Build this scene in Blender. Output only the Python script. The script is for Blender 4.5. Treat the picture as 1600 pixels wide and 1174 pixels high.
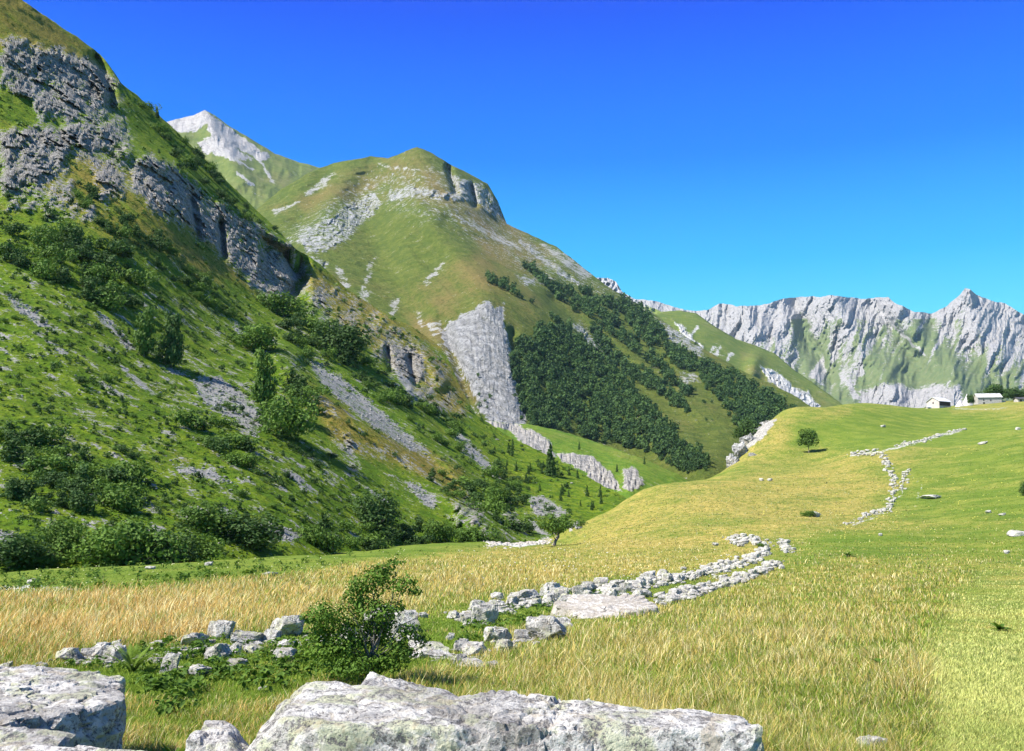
import bpy, bmesh, math, random
import numpy as np
from math import radians as R
# ---------------------------------------------------------------- clearing, camera, sky, sun, exposure
for o in list(bpy.data.objects): bpy.data.objects.remove(o)
SC = bpy.context.scene
COL = SC.collection
FOC = 1600 * 35 / 36.0
HOR = 780.0
TH = math.atan((HOR - 587) / FOC)
EYE = 1.7
cam_d = bpy.data.cameras.new('camera'); cam = bpy.data.objects.new('camera', cam_d); COL.objects.link(cam)
cam_d.lens = 35; cam_d.sensor_width = 36; cam_d.clip_start = 0.1; cam_d.clip_end = 40000
cam.location = (0, 0, EYE); cam.rotation_euler = (math.pi / 2 + TH, 0, 0)
SC.camera = cam
SUN_EL = R(50); SH = (-0.93, -0.37)
w = bpy.data.worlds.new('World'); SC.world = w; w.use_nodes = True
wn = w.node_tree; wn.nodes.clear()
wo = wn.nodes.new('ShaderNodeOutputWorld'); wb = wn.nodes.new('ShaderNodeBackground')
sk = wn.nodes.new('ShaderNodeTexSky'); sk.sky_type = 'NISHITA'; sk.sun_disc = False
sk.sun_elevation = SUN_EL; sk.sun_rotation = math.atan2(SH[0], SH[1]); sk.altitude = 1800
sk.air_density = 1.0; sk.dust_density = 0.15; sk.ozone_density = 2.2
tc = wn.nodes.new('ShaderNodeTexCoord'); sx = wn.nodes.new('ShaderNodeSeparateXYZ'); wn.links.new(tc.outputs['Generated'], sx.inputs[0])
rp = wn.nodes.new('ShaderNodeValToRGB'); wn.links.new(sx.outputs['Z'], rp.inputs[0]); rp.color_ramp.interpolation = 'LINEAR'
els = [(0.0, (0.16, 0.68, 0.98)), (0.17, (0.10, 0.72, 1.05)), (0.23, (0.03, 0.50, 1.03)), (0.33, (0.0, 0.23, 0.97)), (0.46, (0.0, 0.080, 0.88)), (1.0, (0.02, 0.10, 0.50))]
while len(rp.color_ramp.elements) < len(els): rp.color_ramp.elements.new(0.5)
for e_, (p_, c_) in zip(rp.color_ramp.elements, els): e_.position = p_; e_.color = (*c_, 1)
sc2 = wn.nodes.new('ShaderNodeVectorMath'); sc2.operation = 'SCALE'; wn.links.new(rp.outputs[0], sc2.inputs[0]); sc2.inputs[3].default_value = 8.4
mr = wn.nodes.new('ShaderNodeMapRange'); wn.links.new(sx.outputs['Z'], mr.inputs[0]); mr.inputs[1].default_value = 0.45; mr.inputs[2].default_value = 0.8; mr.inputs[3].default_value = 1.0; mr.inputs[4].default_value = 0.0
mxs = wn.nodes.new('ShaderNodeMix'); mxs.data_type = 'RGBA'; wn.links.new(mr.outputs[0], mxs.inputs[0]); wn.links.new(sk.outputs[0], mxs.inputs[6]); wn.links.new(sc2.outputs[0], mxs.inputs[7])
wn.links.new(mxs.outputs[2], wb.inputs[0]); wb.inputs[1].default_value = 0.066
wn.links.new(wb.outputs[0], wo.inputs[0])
sl = bpy.data.lights.new('sun', 'SUN'); sl.energy = 5.0; sl.angle = R(0.5); sl.color = (1.0, 0.955, 0.88)
so = bpy.data.objects.new('sun', sl); COL.objects.link(so)
from mathutils import Vector
sv = Vector((SH[0] * math.cos(SUN_EL), SH[1] * math.cos(SUN_EL), math.sin(SUN_EL)))
so.rotation_euler = sv.to_track_quat('Z', 'Y').to_euler(); so.location = (0, 0, 900)
SC.view_settings.view_transform = 'Standard'; SC.view_settings.look = 'None'
SC.view_settings.exposure = 1.0; SC.view_settings.gamma = 1.0
SC.render.resolution_x = 1024; SC.render.resolution_y = 751
# ---------------------------------------------------------------- maths helpers
def at(px, py, Y):
    px = np.asarray(px, float); py = np.asarray(py, float); Y = np.asarray(Y, float)
    cx = (px - 800) / FOC; cy = (587 - py) / FOC
    dy = math.cos(TH) - cy * math.sin(TH); dz = math.sin(TH) + cy * math.cos(TH)
    return np.stack([cx / dy * Y, Y + 0 * px, EYE + dz / dy * Y], -1)
def zrow(py, Y):
    return at(800 + 0 * np.asarray(py, float), py, Y)[..., 2]
def project(P):
    x = P[..., 0]; y = P[..., 1]; z = P[..., 2] - EYE
    f = y * math.cos(TH) + z * math.sin(TH); u = -y * math.sin(TH) + z * math.cos(TH)
    return 800 + FOC * x / f, 587 - FOC * u / f
_r = np.random.RandomState(7)
_perm = np.concatenate([_r.permutation(256)] * 2).astype(np.int64)
_g = _r.normal(size=(256, 3)); _g /= np.linalg.norm(_g, axis=1)[:, None]
def perlin(P):
    P = np.asarray(P, float); sh = P.shape[:-1]; P = P.reshape(-1, 3)
    I = np.floor(P).astype(np.int64); f = P - I; I &= 255
    u = f * f * f * (f * (f * 6 - 15) + 10)
    out = 0
    for dx in (0, 1):
        for dy in (0, 1):
            for dz in (0, 1):
                h = _perm[_perm[_perm[(I[:, 0] + dx) & 255] + ((I[:, 1] + dy) & 255)] % 256 + ((I[:, 2] + dz) & 255)] % 256
                g = _g[h]; d = g[:, 0] * (f[:, 0] - dx) + g[:, 1] * (f[:, 1] - dy) + g[:, 2] * (f[:, 2] - dz)
                wt = (u[:, 0] if dx else 1 - u[:, 0]) * (u[:, 1] if dy else 1 - u[:, 1]) * (u[:, 2] if dz else 1 - u[:, 2])
                out = out + wt * d
    return (out * 1.6).reshape(sh)
def fbm(P, o=4, g=0.5, l=2.03):
    s = 0; a = 1; t = 0; P = np.asarray(P, float)
    for i in range(o):
        s = s + a * perlin(P * l ** i + 17.3 * i); t += a; a *= g
    return s / t
def ridged(P, o=4, g=0.55, l=2.1):
    s = 0; a = 1; t = 0; P = np.asarray(P, float)
    for i in range(o):
        s = s + a * (1 - 2 * np.abs(perlin(P * l ** i + 31.7 * i))); t += a; a *= g
    return s / t
def facet(P, seed=3):
    """cellular noise whose every cell is a tilted plane: broken rock"""
    P = np.asarray(P, float); sh = P.shape[:-1]; P = P.reshape(-1, 3); I = np.floor(P).astype(np.int64)
    best = np.full(len(P), 1e9); val = np.zeros(len(P))
    for dx in (-1, 0, 1):
        for dy in (-1, 0, 1):
            for dz in (-1, 0, 1):
                J = I + [dx, dy, dz]; h = _perm[(_perm[(_perm[(J[:, 0] + seed) & 255] + J[:, 1]) & 255] + J[:, 2]) & 255]
                h2 = _perm[(h + 91) & 255]; c = J + .5 + .45 * _g[h]
                d = ((P - c) ** 2).sum(1); m_ = d < best; best = np.where(m_, d, best)
                v = (_g[h2] * (P - c)).sum(1) * .9 + (h2 / 255.0 - .5) * .7; val = np.where(m_, v, val)
    return val.reshape(sh)
def facet_at(P, mask, seed=3):
    out = np.zeros(mask.shape); I = mask > .02
    if I.any(): out[I] = facet(P[I], seed)
    return out
def P3(x, y, z=0.0):
    x = np.asarray(x, float); return np.stack([x, np.asarray(y, float) + 0 * x, z + 0 * x], -1)
def sstep(x, a, b):
    t = np.clip((x - a) / (b - a), 0, 1); return t * t * (3 - 2 * t)
def poly(px, py, pts, soft=6):
    """soft inside test of a traced outline"""
    pts = np.array(pts, float); n = len(pts); ins = np.zeros(px.shape, bool); d2 = np.full(px.shape, 1e12)
    for i in range(n):
        x0, y0 = pts[i]; x1, y1 = pts[(i + 1) % n]
        ins ^= ((y0 > py) != (y1 > py)) & (px < (x1 - x0) * (py - y0) / ((y1 - y0) if y1 != y0 else 1e-9) + x0)
        ex, ey = x1 - x0, y1 - y0; t = np.clip(((px - x0) * ex + (py - y0) * ey) / (ex * ex + ey * ey + 1e-9), 0, 1)
        d2 = np.minimum(d2, (px - x0 - t * ex) ** 2 + (py - y0 - t * ey) ** 2)
    sd = np.where(ins, 1, -1) * np.sqrt(d2)
    return np.clip(0.5 + sd / (2 * soft), 0, 1)
def line(px, py, pts, wd):
    pts = np.array(pts, float); d2 = np.full(px.shape, 1e12)
    for i in range(len(pts) - 1):
        x0, y0 = pts[i]; x1, y1 = pts[i + 1]; ex, ey = x1 - x0, y1 - y0
        t = np.clip(((px - x0) * ex + (py - y0) * ey) / (ex * ex + ey * ey + 1e-9), 0, 1)
        d2 = np.minimum(d2, (px - x0 - t * ex) ** 2 + (py - y0 - t * ey) ** 2)
    return np.exp(-d2 / wd ** 2)
class TPS:
    def __init__(s, X, v, lam=1e-4):
        s.X = np.array(X, float); n = len(s.X)
        K = s.k(s.X, s.X) + lam * np.eye(n); Q = np.c_[np.ones(n), s.X]
        A = np.zeros((n + 3, n + 3)); A[:n, :n] = K; A[:n, n:] = Q; A[n:, :n] = Q.T
        s.w = np.linalg.solve(A, np.r_[np.array(v, float), 0, 0, 0])
    def k(s, a, b):
        r2 = ((a[:, None, :] - b[None]) ** 2).sum(-1); return 0.5 * r2 * np.log(r2 + 1e-12)
    def __call__(s, x, y):
        x = np.asarray(x, float); sh = x.shape; q = np.c_[x.ravel(), (np.asarray(y, float) + 0 * x).ravel()]
        out = np.empty(len(q))
        for i in range(0, len(q), 60000):
            c = q[i:i + 60000]; out[i:i + 60000] = s.k(c, s.X) @ s.w[:-3] + s.w[-3] + c @ s.w[-2:]
        return out.reshape(sh)
# ---------------------------------------------------------------- object helpers
def mesh_from(name, V, F, smooth=None, attrs=None, cols=None):
    V = np.ascontiguousarray(V, dtype=np.float32).reshape(-1, 3)
    me = bpy.data.meshes.new(name)
    if isinstance(F, (list, tuple)):
        parts = [np.asarray(f, np.int32) for f in F if len(f)]
    else: parts = [np.asarray(F, np.int32)]
    idx = np.concatenate([p.ravel() for p in parts]); cnt = np.concatenate([np.full(len(p), p.shape[1], np.int32) for p in parts])
    st = np.r_[0, np.cumsum(cnt)[:-1]].astype(np.int32)
    me.vertices.add(len(V)); me.vertices.foreach_set('co', V.ravel())
    me.loops.add(len(idx)); me.loops.foreach_set('vertex_index', idx)
    me.polygons.add(len(cnt)); me.polygons.foreach_set('loop_start', st)
    if smooth is not None:
        sm = np.broadcast_to(np.asarray(smooth, bool), (len(cnt),)); me.polygons.foreach_set('use_smooth', np.ascontiguousarray(sm))
    for k, a in (attrs or {}).items():
        at_ = me.attributes.new(k, 'FLOAT', 'POINT'); at_.data.foreach_set('value', np.ascontiguousarray(a, dtype=np.float32).ravel())
    for k, a in (cols or {}).items():
        at_ = me.attributes.new(k, 'FLOAT_COLOR', 'POINT'); c = np.ones((len(V), 4), np.float32); c[:, :3] = a
        at_.data.foreach_set('color', c.ravel())
    me.update(calc_edges=True); me.validate(); return me
def ob(name, me, mat=None, parent=None, loc=None):
    o = bpy.data.objects.new(name, me); COL.objects.link(o)
    if mat is not None and me is not None and not me.materials: me.materials.append(mat)
    if parent is not None: o.parent = parent
    if loc is not None: o.location = loc
    return o
def tag(o, label, cat, group=None):
    o['label'] = label; o['category'] = cat
    if group: o['group'] = group
    return o
def kind(o, k, label=None, cat=None):
    o['kind'] = k
    if label: o['label'] = label
    if cat: o['category'] = cat
    return o
def empty(name, loc, rz=0.0, sc=1.0):
    o = bpy.data.objects.new(name, None); COL.objects.link(o); o.location = loc; o.rotation_euler = (0, 0, rz)
    o.scale = (sc, sc, sc) if not hasattr(sc, '__len__') else sc
    o.empty_display_size = 0.1
    return o
def dup(root, loc, rz, sc):
    r = root.copy(); COL.objects.link(r); r.location = loc; r.rotation_euler = (0, 0, rz)
    r.scale = (sc, sc, sc) if not hasattr(sc, '__len__') else sc
    for ch in list(root.children):
        c = ch.copy(); COL.objects.link(c); c.parent = r
    return r
# ---------------------------------------------------------------- material helpers
class MT:
    def __init__(s, name):
        s.m = bpy.data.materials.new(name); s.m.use_nodes = True; s.t = s.m.node_tree; s.t.nodes.clear()
        s.out = s.t.nodes.new('ShaderNodeOutputMaterial')
        s.co = s.t.nodes.new('ShaderNodeTexCoord').outputs['Object']
    def n(s, ty, ins=None, **props):
        nd = s.t.nodes.new(ty)
        for k, v in props.items(): setattr(nd, k, v)
        for k, v in (ins or {}).items():
            if hasattr(v, 'links') or isinstance(v, bpy.types.NodeSocket): s.t.links.new(v, nd.inputs[k])
            else: nd.inputs[k].default_value = v
        return nd
    def attr(s, name, col=False):
        a = s.n('ShaderNodeAttribute', attribute_name=name); return a.outputs['Color' if col else 'Fac']
    def map(s, sc=(1, 1, 1), rot=(0, 0, 0)):
        return s.n('ShaderNodeMapping', {'Vector': s.co, 'Scale': sc, 'Rotation': rot}).outputs[0]
    def noise(s, scale, detail=4, rough=0.55, vec=None, dist=0.0):
        return s.n('ShaderNodeTexNoise', {'Vector': vec or s.co, 'Scale': scale, 'Detail': detail, 'Roughness': rough, 'Distortion': dist}).outputs['Fac']
    def math(s, op, a, b=0.0, c=0.0):
        return s.n('ShaderNodeMath', {0: a, 1: b, 2: c}, operation=op).outputs[0]
    def ss(s, x, a, b, lo=0.0, hi=1.0):
        return s.n('ShaderNodeMapRange', {'Value': x, 'From Min': a, 'From Max': b, 'To Min': lo, 'To Max': hi}, interpolation_type='SMOOTHSTEP').outputs[0]
    def mix(s, f, a, b, mode='MIX'):
        nd = s.n('ShaderNodeMix', data_type='RGBA', blend_type=mode)
        for i, v in ((0, f), (6, a), (7, b)):
            if isinstance(v, bpy.types.NodeSocket): s.t.links.new(v, nd.inputs[i])
            else: nd.inputs[i].default_value = (v if i == 0 else (*v, 1))
        return nd.outputs[2]
    def bump(s, h, st=0.5, d=0.1):
        return s.n('ShaderNodeBump', {'Height': h, 'Strength': st, 'Distance': d}).outputs[0]
    def done(s, col, rough=0.9, nor=None, spec=0.2, transl=None):
        ins = {'Base Color': col if isinstance(col, bpy.types.NodeSocket) else (*col, 1), 'Roughness': rough, 'Specular IOR Level': spec}
        if nor is not None: ins['Normal'] = nor
        b = s.n('ShaderNodeBsdfPrincipled', ins).outputs[0]
        if transl:
            t = s.n('ShaderNodeBsdfTranslucent', {'Color': ins['Base Color']}).outputs[0]
            b = s.n('ShaderNodeMixShader', {0: transl, 1: b, 2: t}).outputs[0]
        s.t.links.new(b, s.out.inputs['Surface']); return s.m
def terrain_mat(name, s, g1, g2, gd, r1, r2, r3, scree, bump=0.6, edge=0.5, tuft=0.5, fold=False):
    """s = metres per picture pixel there; g1/g2 greens, gd dry; r1..r3 rock tones"""
    m = MT(name)
    big = m.noise(1 / (90 * s), 4); mid = m.noise(1 / (14 * s), 5, 0.6); fine = m.noise(1 / (3.0 * s), 5, 0.7)
    g = m.mix(m.ss(mid, 0.40, 0.60), g1, g2)
    dr = m.math('ADD', m.attr('dry'), m.math('MULTIPLY', m.math('SUBTRACT', big, 0.5), 0.9))
    dr = m.math('ADD', dr, m.math('MULTIPLY', m.math('SUBTRACT', fine, 0.5), 0.9))
    g = m.mix(m.ss(dr, 0.25, 0.85), g, gd)
    dk = m.ss(fine, 0.36, 0.52)
    g = m.mix(m.math('MULTIPLY', m.math('SUBTRACT', 1.0, dk), tuft), g, tuple(c * 0.45 for c in g1))
    rn = m.noise(1 / (8 * s), 8, 0.7, dist=0.4)
    rf = m.noise(1 / (2.2 * s), 6, 0.75)
    rc = m.mix(m.ss(rn, 0.42, 0.56), r1, r2)
    rc = m.mix(m.ss(rf, 0.50, 0.64), rc, r3)
    rc = m.mix(m.ss(rf, 0.44, 0.38), rc, tuple(c * .5 for c in r1))
    if fold: rc = m.mix(m.math('MULTIPLY', m.ss(m.math('ADD', m.attr('fold'), m.math('SUBTRACT', rf, .5)), .35, .75), .5), rc, tuple(c * .9 for c in r1))
    sc_ = m.mix(m.ss(rf, 0.4, 0.6), tuple(c * 0.62 for c in scree), scree)
    rk = m.math('ADD', m.attr('rock'), m.math('MULTIPLY', m.math('SUBTRACT', rn, 0.5), edge * 3.4))
    rk = m.math('ADD', rk, m.math('MULTIPLY', m.math('SUBTRACT', rf, 0.5), edge * 2.4))
    rk = m.ss(rk, 0.42, 0.58)
    c = m.mix(rk, g, rc)
    sr = m.math('ADD', m.attr('scree'), m.math('MULTIPLY', m.math('SUBTRACT', rf, 0.5), 2.0))
    sr = m.math('ADD', sr, m.math('MULTIPLY', m.math('SUBTRACT', mid, 0.5), 2.0))
    c = m.mix(m.ss(sr, 0.42, 0.58), c, sc_)
    h = m.math('ADD', m.math('MULTIPLY', fine, 0.6), m.math('ADD', rf, m.math('MULTIPLY', mid, 2.0)))
    return m.done(c, 0.95, m.bump(h, bump, 3.0 * s), 0.1)
# ---------------------------------------------------------------- the ground: meadow and pasture hill, one sheet
GC = [(-800,0,1.5),(800,0,1.5),(2400,0,1.5),(-800,0,6),(0,0,6.5),(800,0,6.5),(1600,0,6.5),(2400,0,6)]
GP = [(-500,1000,14),(0,1000,14),(500,1000,14),(1000,1000,14.5),(1600,1000,13.5),(2200,995,13),
 (0,950,25),(500,948,25),(1000,948,26),(1600,945,23),(0,922,40),(500,908,42),(1000,903,45),(1600,895,42),(2200,880,42),(-500,930,40),
 (0,897,75),(-600,905,75),(300,880,85),(600,868,95),(900,858,100),(1225,850,80),(1600,862,62),(2200,850,62),
 (600,857,130),(770,847,150),(868,850,150),(905,822,165),(1000,792,165),(1100,805,130),(1100,832,105),(1300,823,110),(1400,830,95),(1500,838,85),(1600,822,90),(1900,805,90),
 (1395,758,180),(1300,772,170),(1200,772,170),(1500,765,160),(1600,755,150),(1900,735,150),
 (1100,752,215),(1000,768,205),(1375,710,250),(1264,709,300),(1200,722,285),(1150,729,272),(1500,702,250),(1600,690,240),(1900,660,240),
 (1165,700,330),(1185,672,360),(1235,655,400),(1320,636,500),(1440,639,520),(1450,672,350),(1600,645,400),(1600,629,490),(1540,631,520),(1560,628,560),(1600,625,540),(1900,590,520),(2400,540,520),(2400,700,150),
 (1235,700,560),(1130,780,380),(1060,800,330),(1000,840,380),(1320,680,850),(1600,660,950),(2400,560,950),(940,850,230),(900,880,300),(868,895,300),(700,880,260),(600,900,300),(300,905,160),(0,925,160),(0,960,400),(-800,960,400),(1150,760,600),(1060,850,700),(500,960,800)]
X = [(a / 500, math.log(Y)) for a, z, Y in GC] + [(a / 500, math.log(Y)) for a, b, Y in GP]
gz = TPS(X, [z for a, z, Y in GC] + [float(zrow(b, Y)) for a, b, Y in GP], 2e-3)
gpx = np.arange(-1000, 2601, 6.0); gY = np.exp(np.linspace(math.log(1.2), math.log(1000), 560))
PXg, Yg = np.meshgrid(gpx, gY)
Zg = gz(PXg / 500, np.log(Yg)) * sstep(Yg, 3.5, 8)
Xg = (PXg - 800) / FOC * Yg * 1.0
Pg = np.stack([Xg, Yg, Zg], -1)
Zg = Zg + 3.2 * np.exp(-((Xg - 104) / 13) ** 2 - ((Yg - 385) / 16) ** 2) + fbm(P3(Xg / 9, Yg / 9), 3) * 0.10 * np.clip(Yg / 15, 0.3, 6) * np.clip((600 - Yg) / 200, 0, 1) + fbm(P3(Xg / 1.1, Yg / 1.1, 5), 3) * 0.05
Pg = np.stack([Xg, Yg, Zg], -1)
gpx2, gpy2 = project(Pg)
_gl = np.log(gY)
def ground_z(x, y):
    """bilinear height of the ground sheet"""
    x = np.asarray(x, float); y = np.asarray(y, float)
    y = np.maximum(y, 1.2); u = np.clip((800 + x / y * FOC - gpx[0]) / 6.0, 0, len(gpx) - 1.001); v = np.clip((np.log(y) - _gl[0]) / (_gl[1] - _gl[0]), 0, len(gY) - 1.001)
    i = np.clip(u.astype(int), 0, len(gpx) - 2); j = np.clip(v.astype(int), 0, len(gY) - 2); a = u - i; b = v - j
    return (Zg[j, i] * (1 - a) + Zg[j, i + 1] * a) * (1 - b) + (Zg[j + 1, i] * (1 - a) + Zg[j + 1, i + 1] * a) * b
def ground_hit(px, py, Ymax=700):
    """where the sight line of a picture point first meets the ground"""
    Ys = np.exp(np.linspace(math.log(2), math.log(Ymax), 1500))
    P = at(np.full(1500, float(px)), np.full(1500, float(py)), Ys); g = ground_z(P[:, 0], P[:, 1])
    k = np.argmax(P[:, 2] < g)
    if P[k, 2] >= g[k]: k = 1499
    return Vector((P[k, 0], P[k, 1], g[k]))
def gfield(px, py, Y):
    """how dry the grass is (0 green .. 1 straw) and how grown"""
    wx = px + 30 * fbm(P3(px / 120, py / 40), 3); wy = py + 10 * fbm(P3(px / 120, py / 40, 9), 3)
    d = 0.42 + 0 * px
    d = d + 0.24 * poly(wx, wy, [(-600,1000),(-600,935),(150,925),(450,905),(620,872),(800,852),(1190,846),(1180,868),(1000,900),(760,935),(420,985),(150,1020)], 12)
    d = d - 0.55 * poly(wx, wy, [(-600,930),(-600,800),(800,800),(830,848),(620,866),(450,895),(150,918)], 14)
    d = d - 0.40 * poly(wx, wy, [(60,1060),(240,1010),(480,985),(700,960),(900,925),(1080,900),(1000,945),(860,965),(780,990),(700,1040),(560,1060),(460,1085),(240,1090)], 14) - 0.12 * poly(wx, wy, [(240,1080),(470,1080),(420,1200),(200,1200)], 14)
    d = d + 0.12 * poly(wx, wy, [(700,1060),(820,1000),(1100,930),(1350,880),(1420,960),(1450,1174),(1200,1174)], 40)
    d = d - 0.14 * poly(wx, wy, [(1440,1200),(1430,1000),(1480,930),(1520,900),(1620,900),(1900,1200)], 20)
    d = d - 0.25 * poly(wx, wy, [(1230,862),(1300,835),(1450,830),(1700,835),(1700,870),(1400,862)], 10)
    d = d + 0.25 * poly(wx, wy, [(900,830),(1000,775),(1150,735),(1330,720),(1380,760),(1330,815),(1180,845),(930,850)], 20)
    d = d - 0.42 * poly(wx, wy, [(1230,668),(1340,640),(1500,640),(1620,640),(1620,660),(1480,690),(1360,700),(1240,690)], 8)
    d = d - 0.30 * poly(wx, wy, [(1400,800),(1420,720),(1520,680),(1700,660),(1700,830),(1500,830)], 25)
    d = d + 0.30 * poly(wx, wy, [(1240,660),(1330,636),(1320,648),(1280,664)], 3) + 0.3 * poly(wx, wy, [(1480,640),(1620,632),(1620,662),(1540,655),(1480,650)], 4)
    d = d + 0.25 * poly(wx, wy, [(1130,725),(1160,680),(1200,655),(1240,652),(1240,675),(1200,710)], 8)
    d = d + 0.30 * fbm(P3(px / 130, py / 22, 3), 5, .6)
    return np.clip(d, 0, 1)
dryg = gfield(gpx2, gpy2, Yg)
wx = gpx2 + 5 * fbm(P3(gpx2 / 18, gpy2 / 18), 3); wy = gpy2 + 4 * fbm(P3(gpx2 / 18, gpy2 / 18, 4), 3)
rockg = 0.9 * poly(wx, wy, [(1128,728),(1138,700),(1155,680),(1178,668),(1215,655),(1205,672),(1190,690),(1165,705),(1140,722),(1130,735)], 3)
rockg = np.maximum(rockg, 0.75 * poly(wx, wy, [(885,833),(905,815),(905,825),(893,835)], 2))
screeg = 0.85 * poly(wx, wy, [(765,850),(775,843),(800,841),(850,845),(862,848),(830,853),(800,856)], 2)
screeg = np.maximum(screeg, 0.62 * poly(wx, wy, [(-50,920),(30,913),(110,916),(160,922),(60,926)], 2))
for ln, v in (([(1330,822),(1368,808),(1392,795),(1410,770),(1412,740)], .5), ([(1418,735),(1440,760),(1430,790)], .45), ([(1325,712),(1372,706),(1400,700),(1450,686),(1505,672)], .55), ([(1490,638),(1540,640),(1570,638)], .45)):
    screeg = np.maximum(screeg, v * line(wx, wy, ln, 3.0))
screeg = np.where(Yg > 1000, 0, screeg)
Zg = Zg + np.where(rockg > 0.3, ridged(Pg / 6, 4) * 1.6 * rockg, 0); Pg[..., 2] = Zg
def grid_faces(nr, nc):
    i = np.arange(nr - 1)[:, None] * nc + np.arange(nc - 1)[None]
    return np.stack([i, i + 1, i + nc + 1, i + nc], -1).reshape(-1, 4)
def ground_mat():
    m = MT('meadow_ground')
    # noise that keeps a useful grain both near and far: three fixed sizes
    n1 = m.noise(9, 5, 0.7); n2 = m.noise(1.3, 5, 0.65); n3 = m.noise(0.16, 4, 0.6); n4 = m.noise(0.03, 4)
    d = m.attr('dry')
    for n_, k in ((n1, .8), (n2, 1.2), (n3, 1.0), (n4, .9)): d = m.math('ADD', d, m.math('MULTIPLY', m.math('SUBTRACT', n_, 0.5), k))
    g = m.mix(m.ss(n3, .35, .65), (0.105, 0.165, 0.020), (0.165, 0.215, 0.030))
    y = m.mix(m.ss(n2, .42, .58), (0.26, 0.23, 0.050), (0.38, 0.30, 0.085))
    c = m.mix(m.ss(d, 0.1, 0.95), g, y)
    c = m.mix(m.ss(m.math('ADD', m.math('MULTIPLY', n1, .5), m.math('MULTIPLY', n2, .5)), .36, .5, 0.45, 0.0), c, (0.05, 0.065, 0.012))
    rf = m.noise(1.1, 7, 0.7); rb = m.noise(3.5, 6, 0.7)
    rc = m.mix(m.ss(rf, .35, .65), (0.17, 0.165, 0.15), (0.46, 0.44, 0.40)); rc = m.mix(m.ss(rb, .55, .75), rc, (0.6, 0.59, 0.57))
    rk = m.ss(m.math('ADD', m.attr('rock'), m.math('SUBTRACT', m.noise(0.35, 6, .7), .5)), .45, .6)
    c = m.mix(rk, c, rc)
    sk_ = m.ss(m.math('ADD', m.attr('scree'), m.math('MULTIPLY', m.math('SUBTRACT', n2, .5), 1.1)), .42, .55)
    c = m.mix(sk_, c, m.mix(m.ss(rb, .4, .6), (0.38, 0.37, 0.34), (0.66, 0.65, 0.63)))
    return m.done(c, 0.95, m.bump(m.math('ADD', n1, m.math('MULTIPLY', n2, 2.0)), 0.6, 0.12), 0.1)
M_GROUND = ground_mat()
me = mesh_from('ground', Pg, grid_faces(*PXg.shape), True, {'dry': dryg, 'rock': rockg, 'scree': screeg})
kind(ob('ground', me, M_GROUND), 'structure', 'rolling alpine meadow and pasture hill of dry and green grass', 'ground')
# the same ground beside and behind the viewpoint
xs_, ys_ = np.meshgrid(np.arange(-26, 26.1, .25), np.arange(-14, 22.1, .25)); zs_ = ground_z(xs_, ys_) - .03
me = mesh_from('ground', np.stack([xs_, ys_, zs_], -1), grid_faces(*xs_.shape), True, {'dry': np.full(xs_.size, .45), 'rock': np.zeros(xs_.size), 'scree': np.zeros(xs_.size)})
kind(ob('ground', me, M_GROUND), 'structure', 'meadow ground close to the viewer', 'ground')
# a wide sheet under everything so that the land never ends
vf = mesh_from('valley_floor', [(-8900,-500,-60),(8900,-500,-60),(8900,8900,-60),(-8900,8900,-60)], np.array([[0,1,2,3]]), False, {'dry': np.full(4, .3), 'rock': np.zeros(4), 'scree': np.zeros(4)})
kind(ob('valley_floor', vf, M_GROUND), 'structure')
# ---------------------------------------------------------------- mountains: each a sheet of true relief at its own distance
class Layer:
    def __init__(s, name, x0, x1, step, nr, top, bot, ctrl, jag=0.0, relief=None, masks=None, mat=None, label='', back=(1.04, 1.15, 1.5), flat_rock=True, pw=1.0):
        s.x = np.arange(x0, x1 + step, step, dtype=float); s.x0 = x0; s.step = step; s.nr = nr
        tx, ty = zip(*top); bx, by = zip(*bot)
        s.top = np.interp(s.x, tx, ty); s.bot = np.interp(s.x, bx, by)
        if jag: s.top = s.top + jag * (fbm(P3(s.x / 22, 3.3), 5, 0.6) * 2)
        t = np.linspace(0, 1, nr)[:, None]; s.py = s.top[None] + (s.bot - s.top)[None] * t; s.px = np.broadcast_to(s.x[None], s.py.shape).copy()
        q = np.array([(a / 300, b / 300) for a, b, c in ctrl]); s.tps = TPS(q, [math.log(c) for a, b, c in ctrl], 1e-3)
        d = np.exp(s.tps(s.px / 300, s.py / 300)); P0 = at(s.px, s.py, d)
        s.m = masks(s.px, s.py, P0)
        if relief is not None: d = d * (1 + relief(s.px, s.py, P0, s.m))
        s.d = d; P = at(s.px, s.py, d)
        # the far side of the crest
        rows = []; am = {k: [] for k in s.m}
        for f in reversed(back):
            B = P[0].copy(); B[:, :2] *= f; B[:, 2] -= (f - 1) * P[0][:, 1] * 0.75; rows.append(B)
            for k in s.m: am[k].append(s.m[k][0])
        n = len(rows); V = np.concatenate([np.array(rows), P]); A = {k: np.concatenate([np.array(am[k]), s.m[k]]) for k in s.m}
        F = grid_faces(n + nr, len(s.x))
        sm = (A['rock'].ravel()[F].max(1) < 0.5) if flat_rock else np.ones(len(F), bool)
        me = mesh_from(name, V, F, sm, A); s.o = ob(name, me, mat); kind(s.o, 'structure', label, 'mountain')
        s.P = P
    def hit(s, px, py):
        px = np.asarray(px, float); py = np.asarray(py, float)
        u = np.clip((px - s.x0) / s.step, 0, len(s.x) - 1.001); i = u.astype(int); a = u - i
        tp = s.top[i] * (1 - a) + s.top[i + 1] * a; bt = s.bot[i] * (1 - a) + s.bot[i + 1] * a
        v = np.clip((py - tp) / (bt - tp) * (s.nr - 1), 0, s.nr - 1.001); j = v.astype(int); b = v - j
        D = (s.d[j, i] * (1 - a) + s.d[j, i + 1] * a) * (1 - b) + (s.d[j + 1, i] * (1 - a) + s.d[j + 1, i + 1] * a) * b
        return at(px, np.maximum(py, tp), D)
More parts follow.
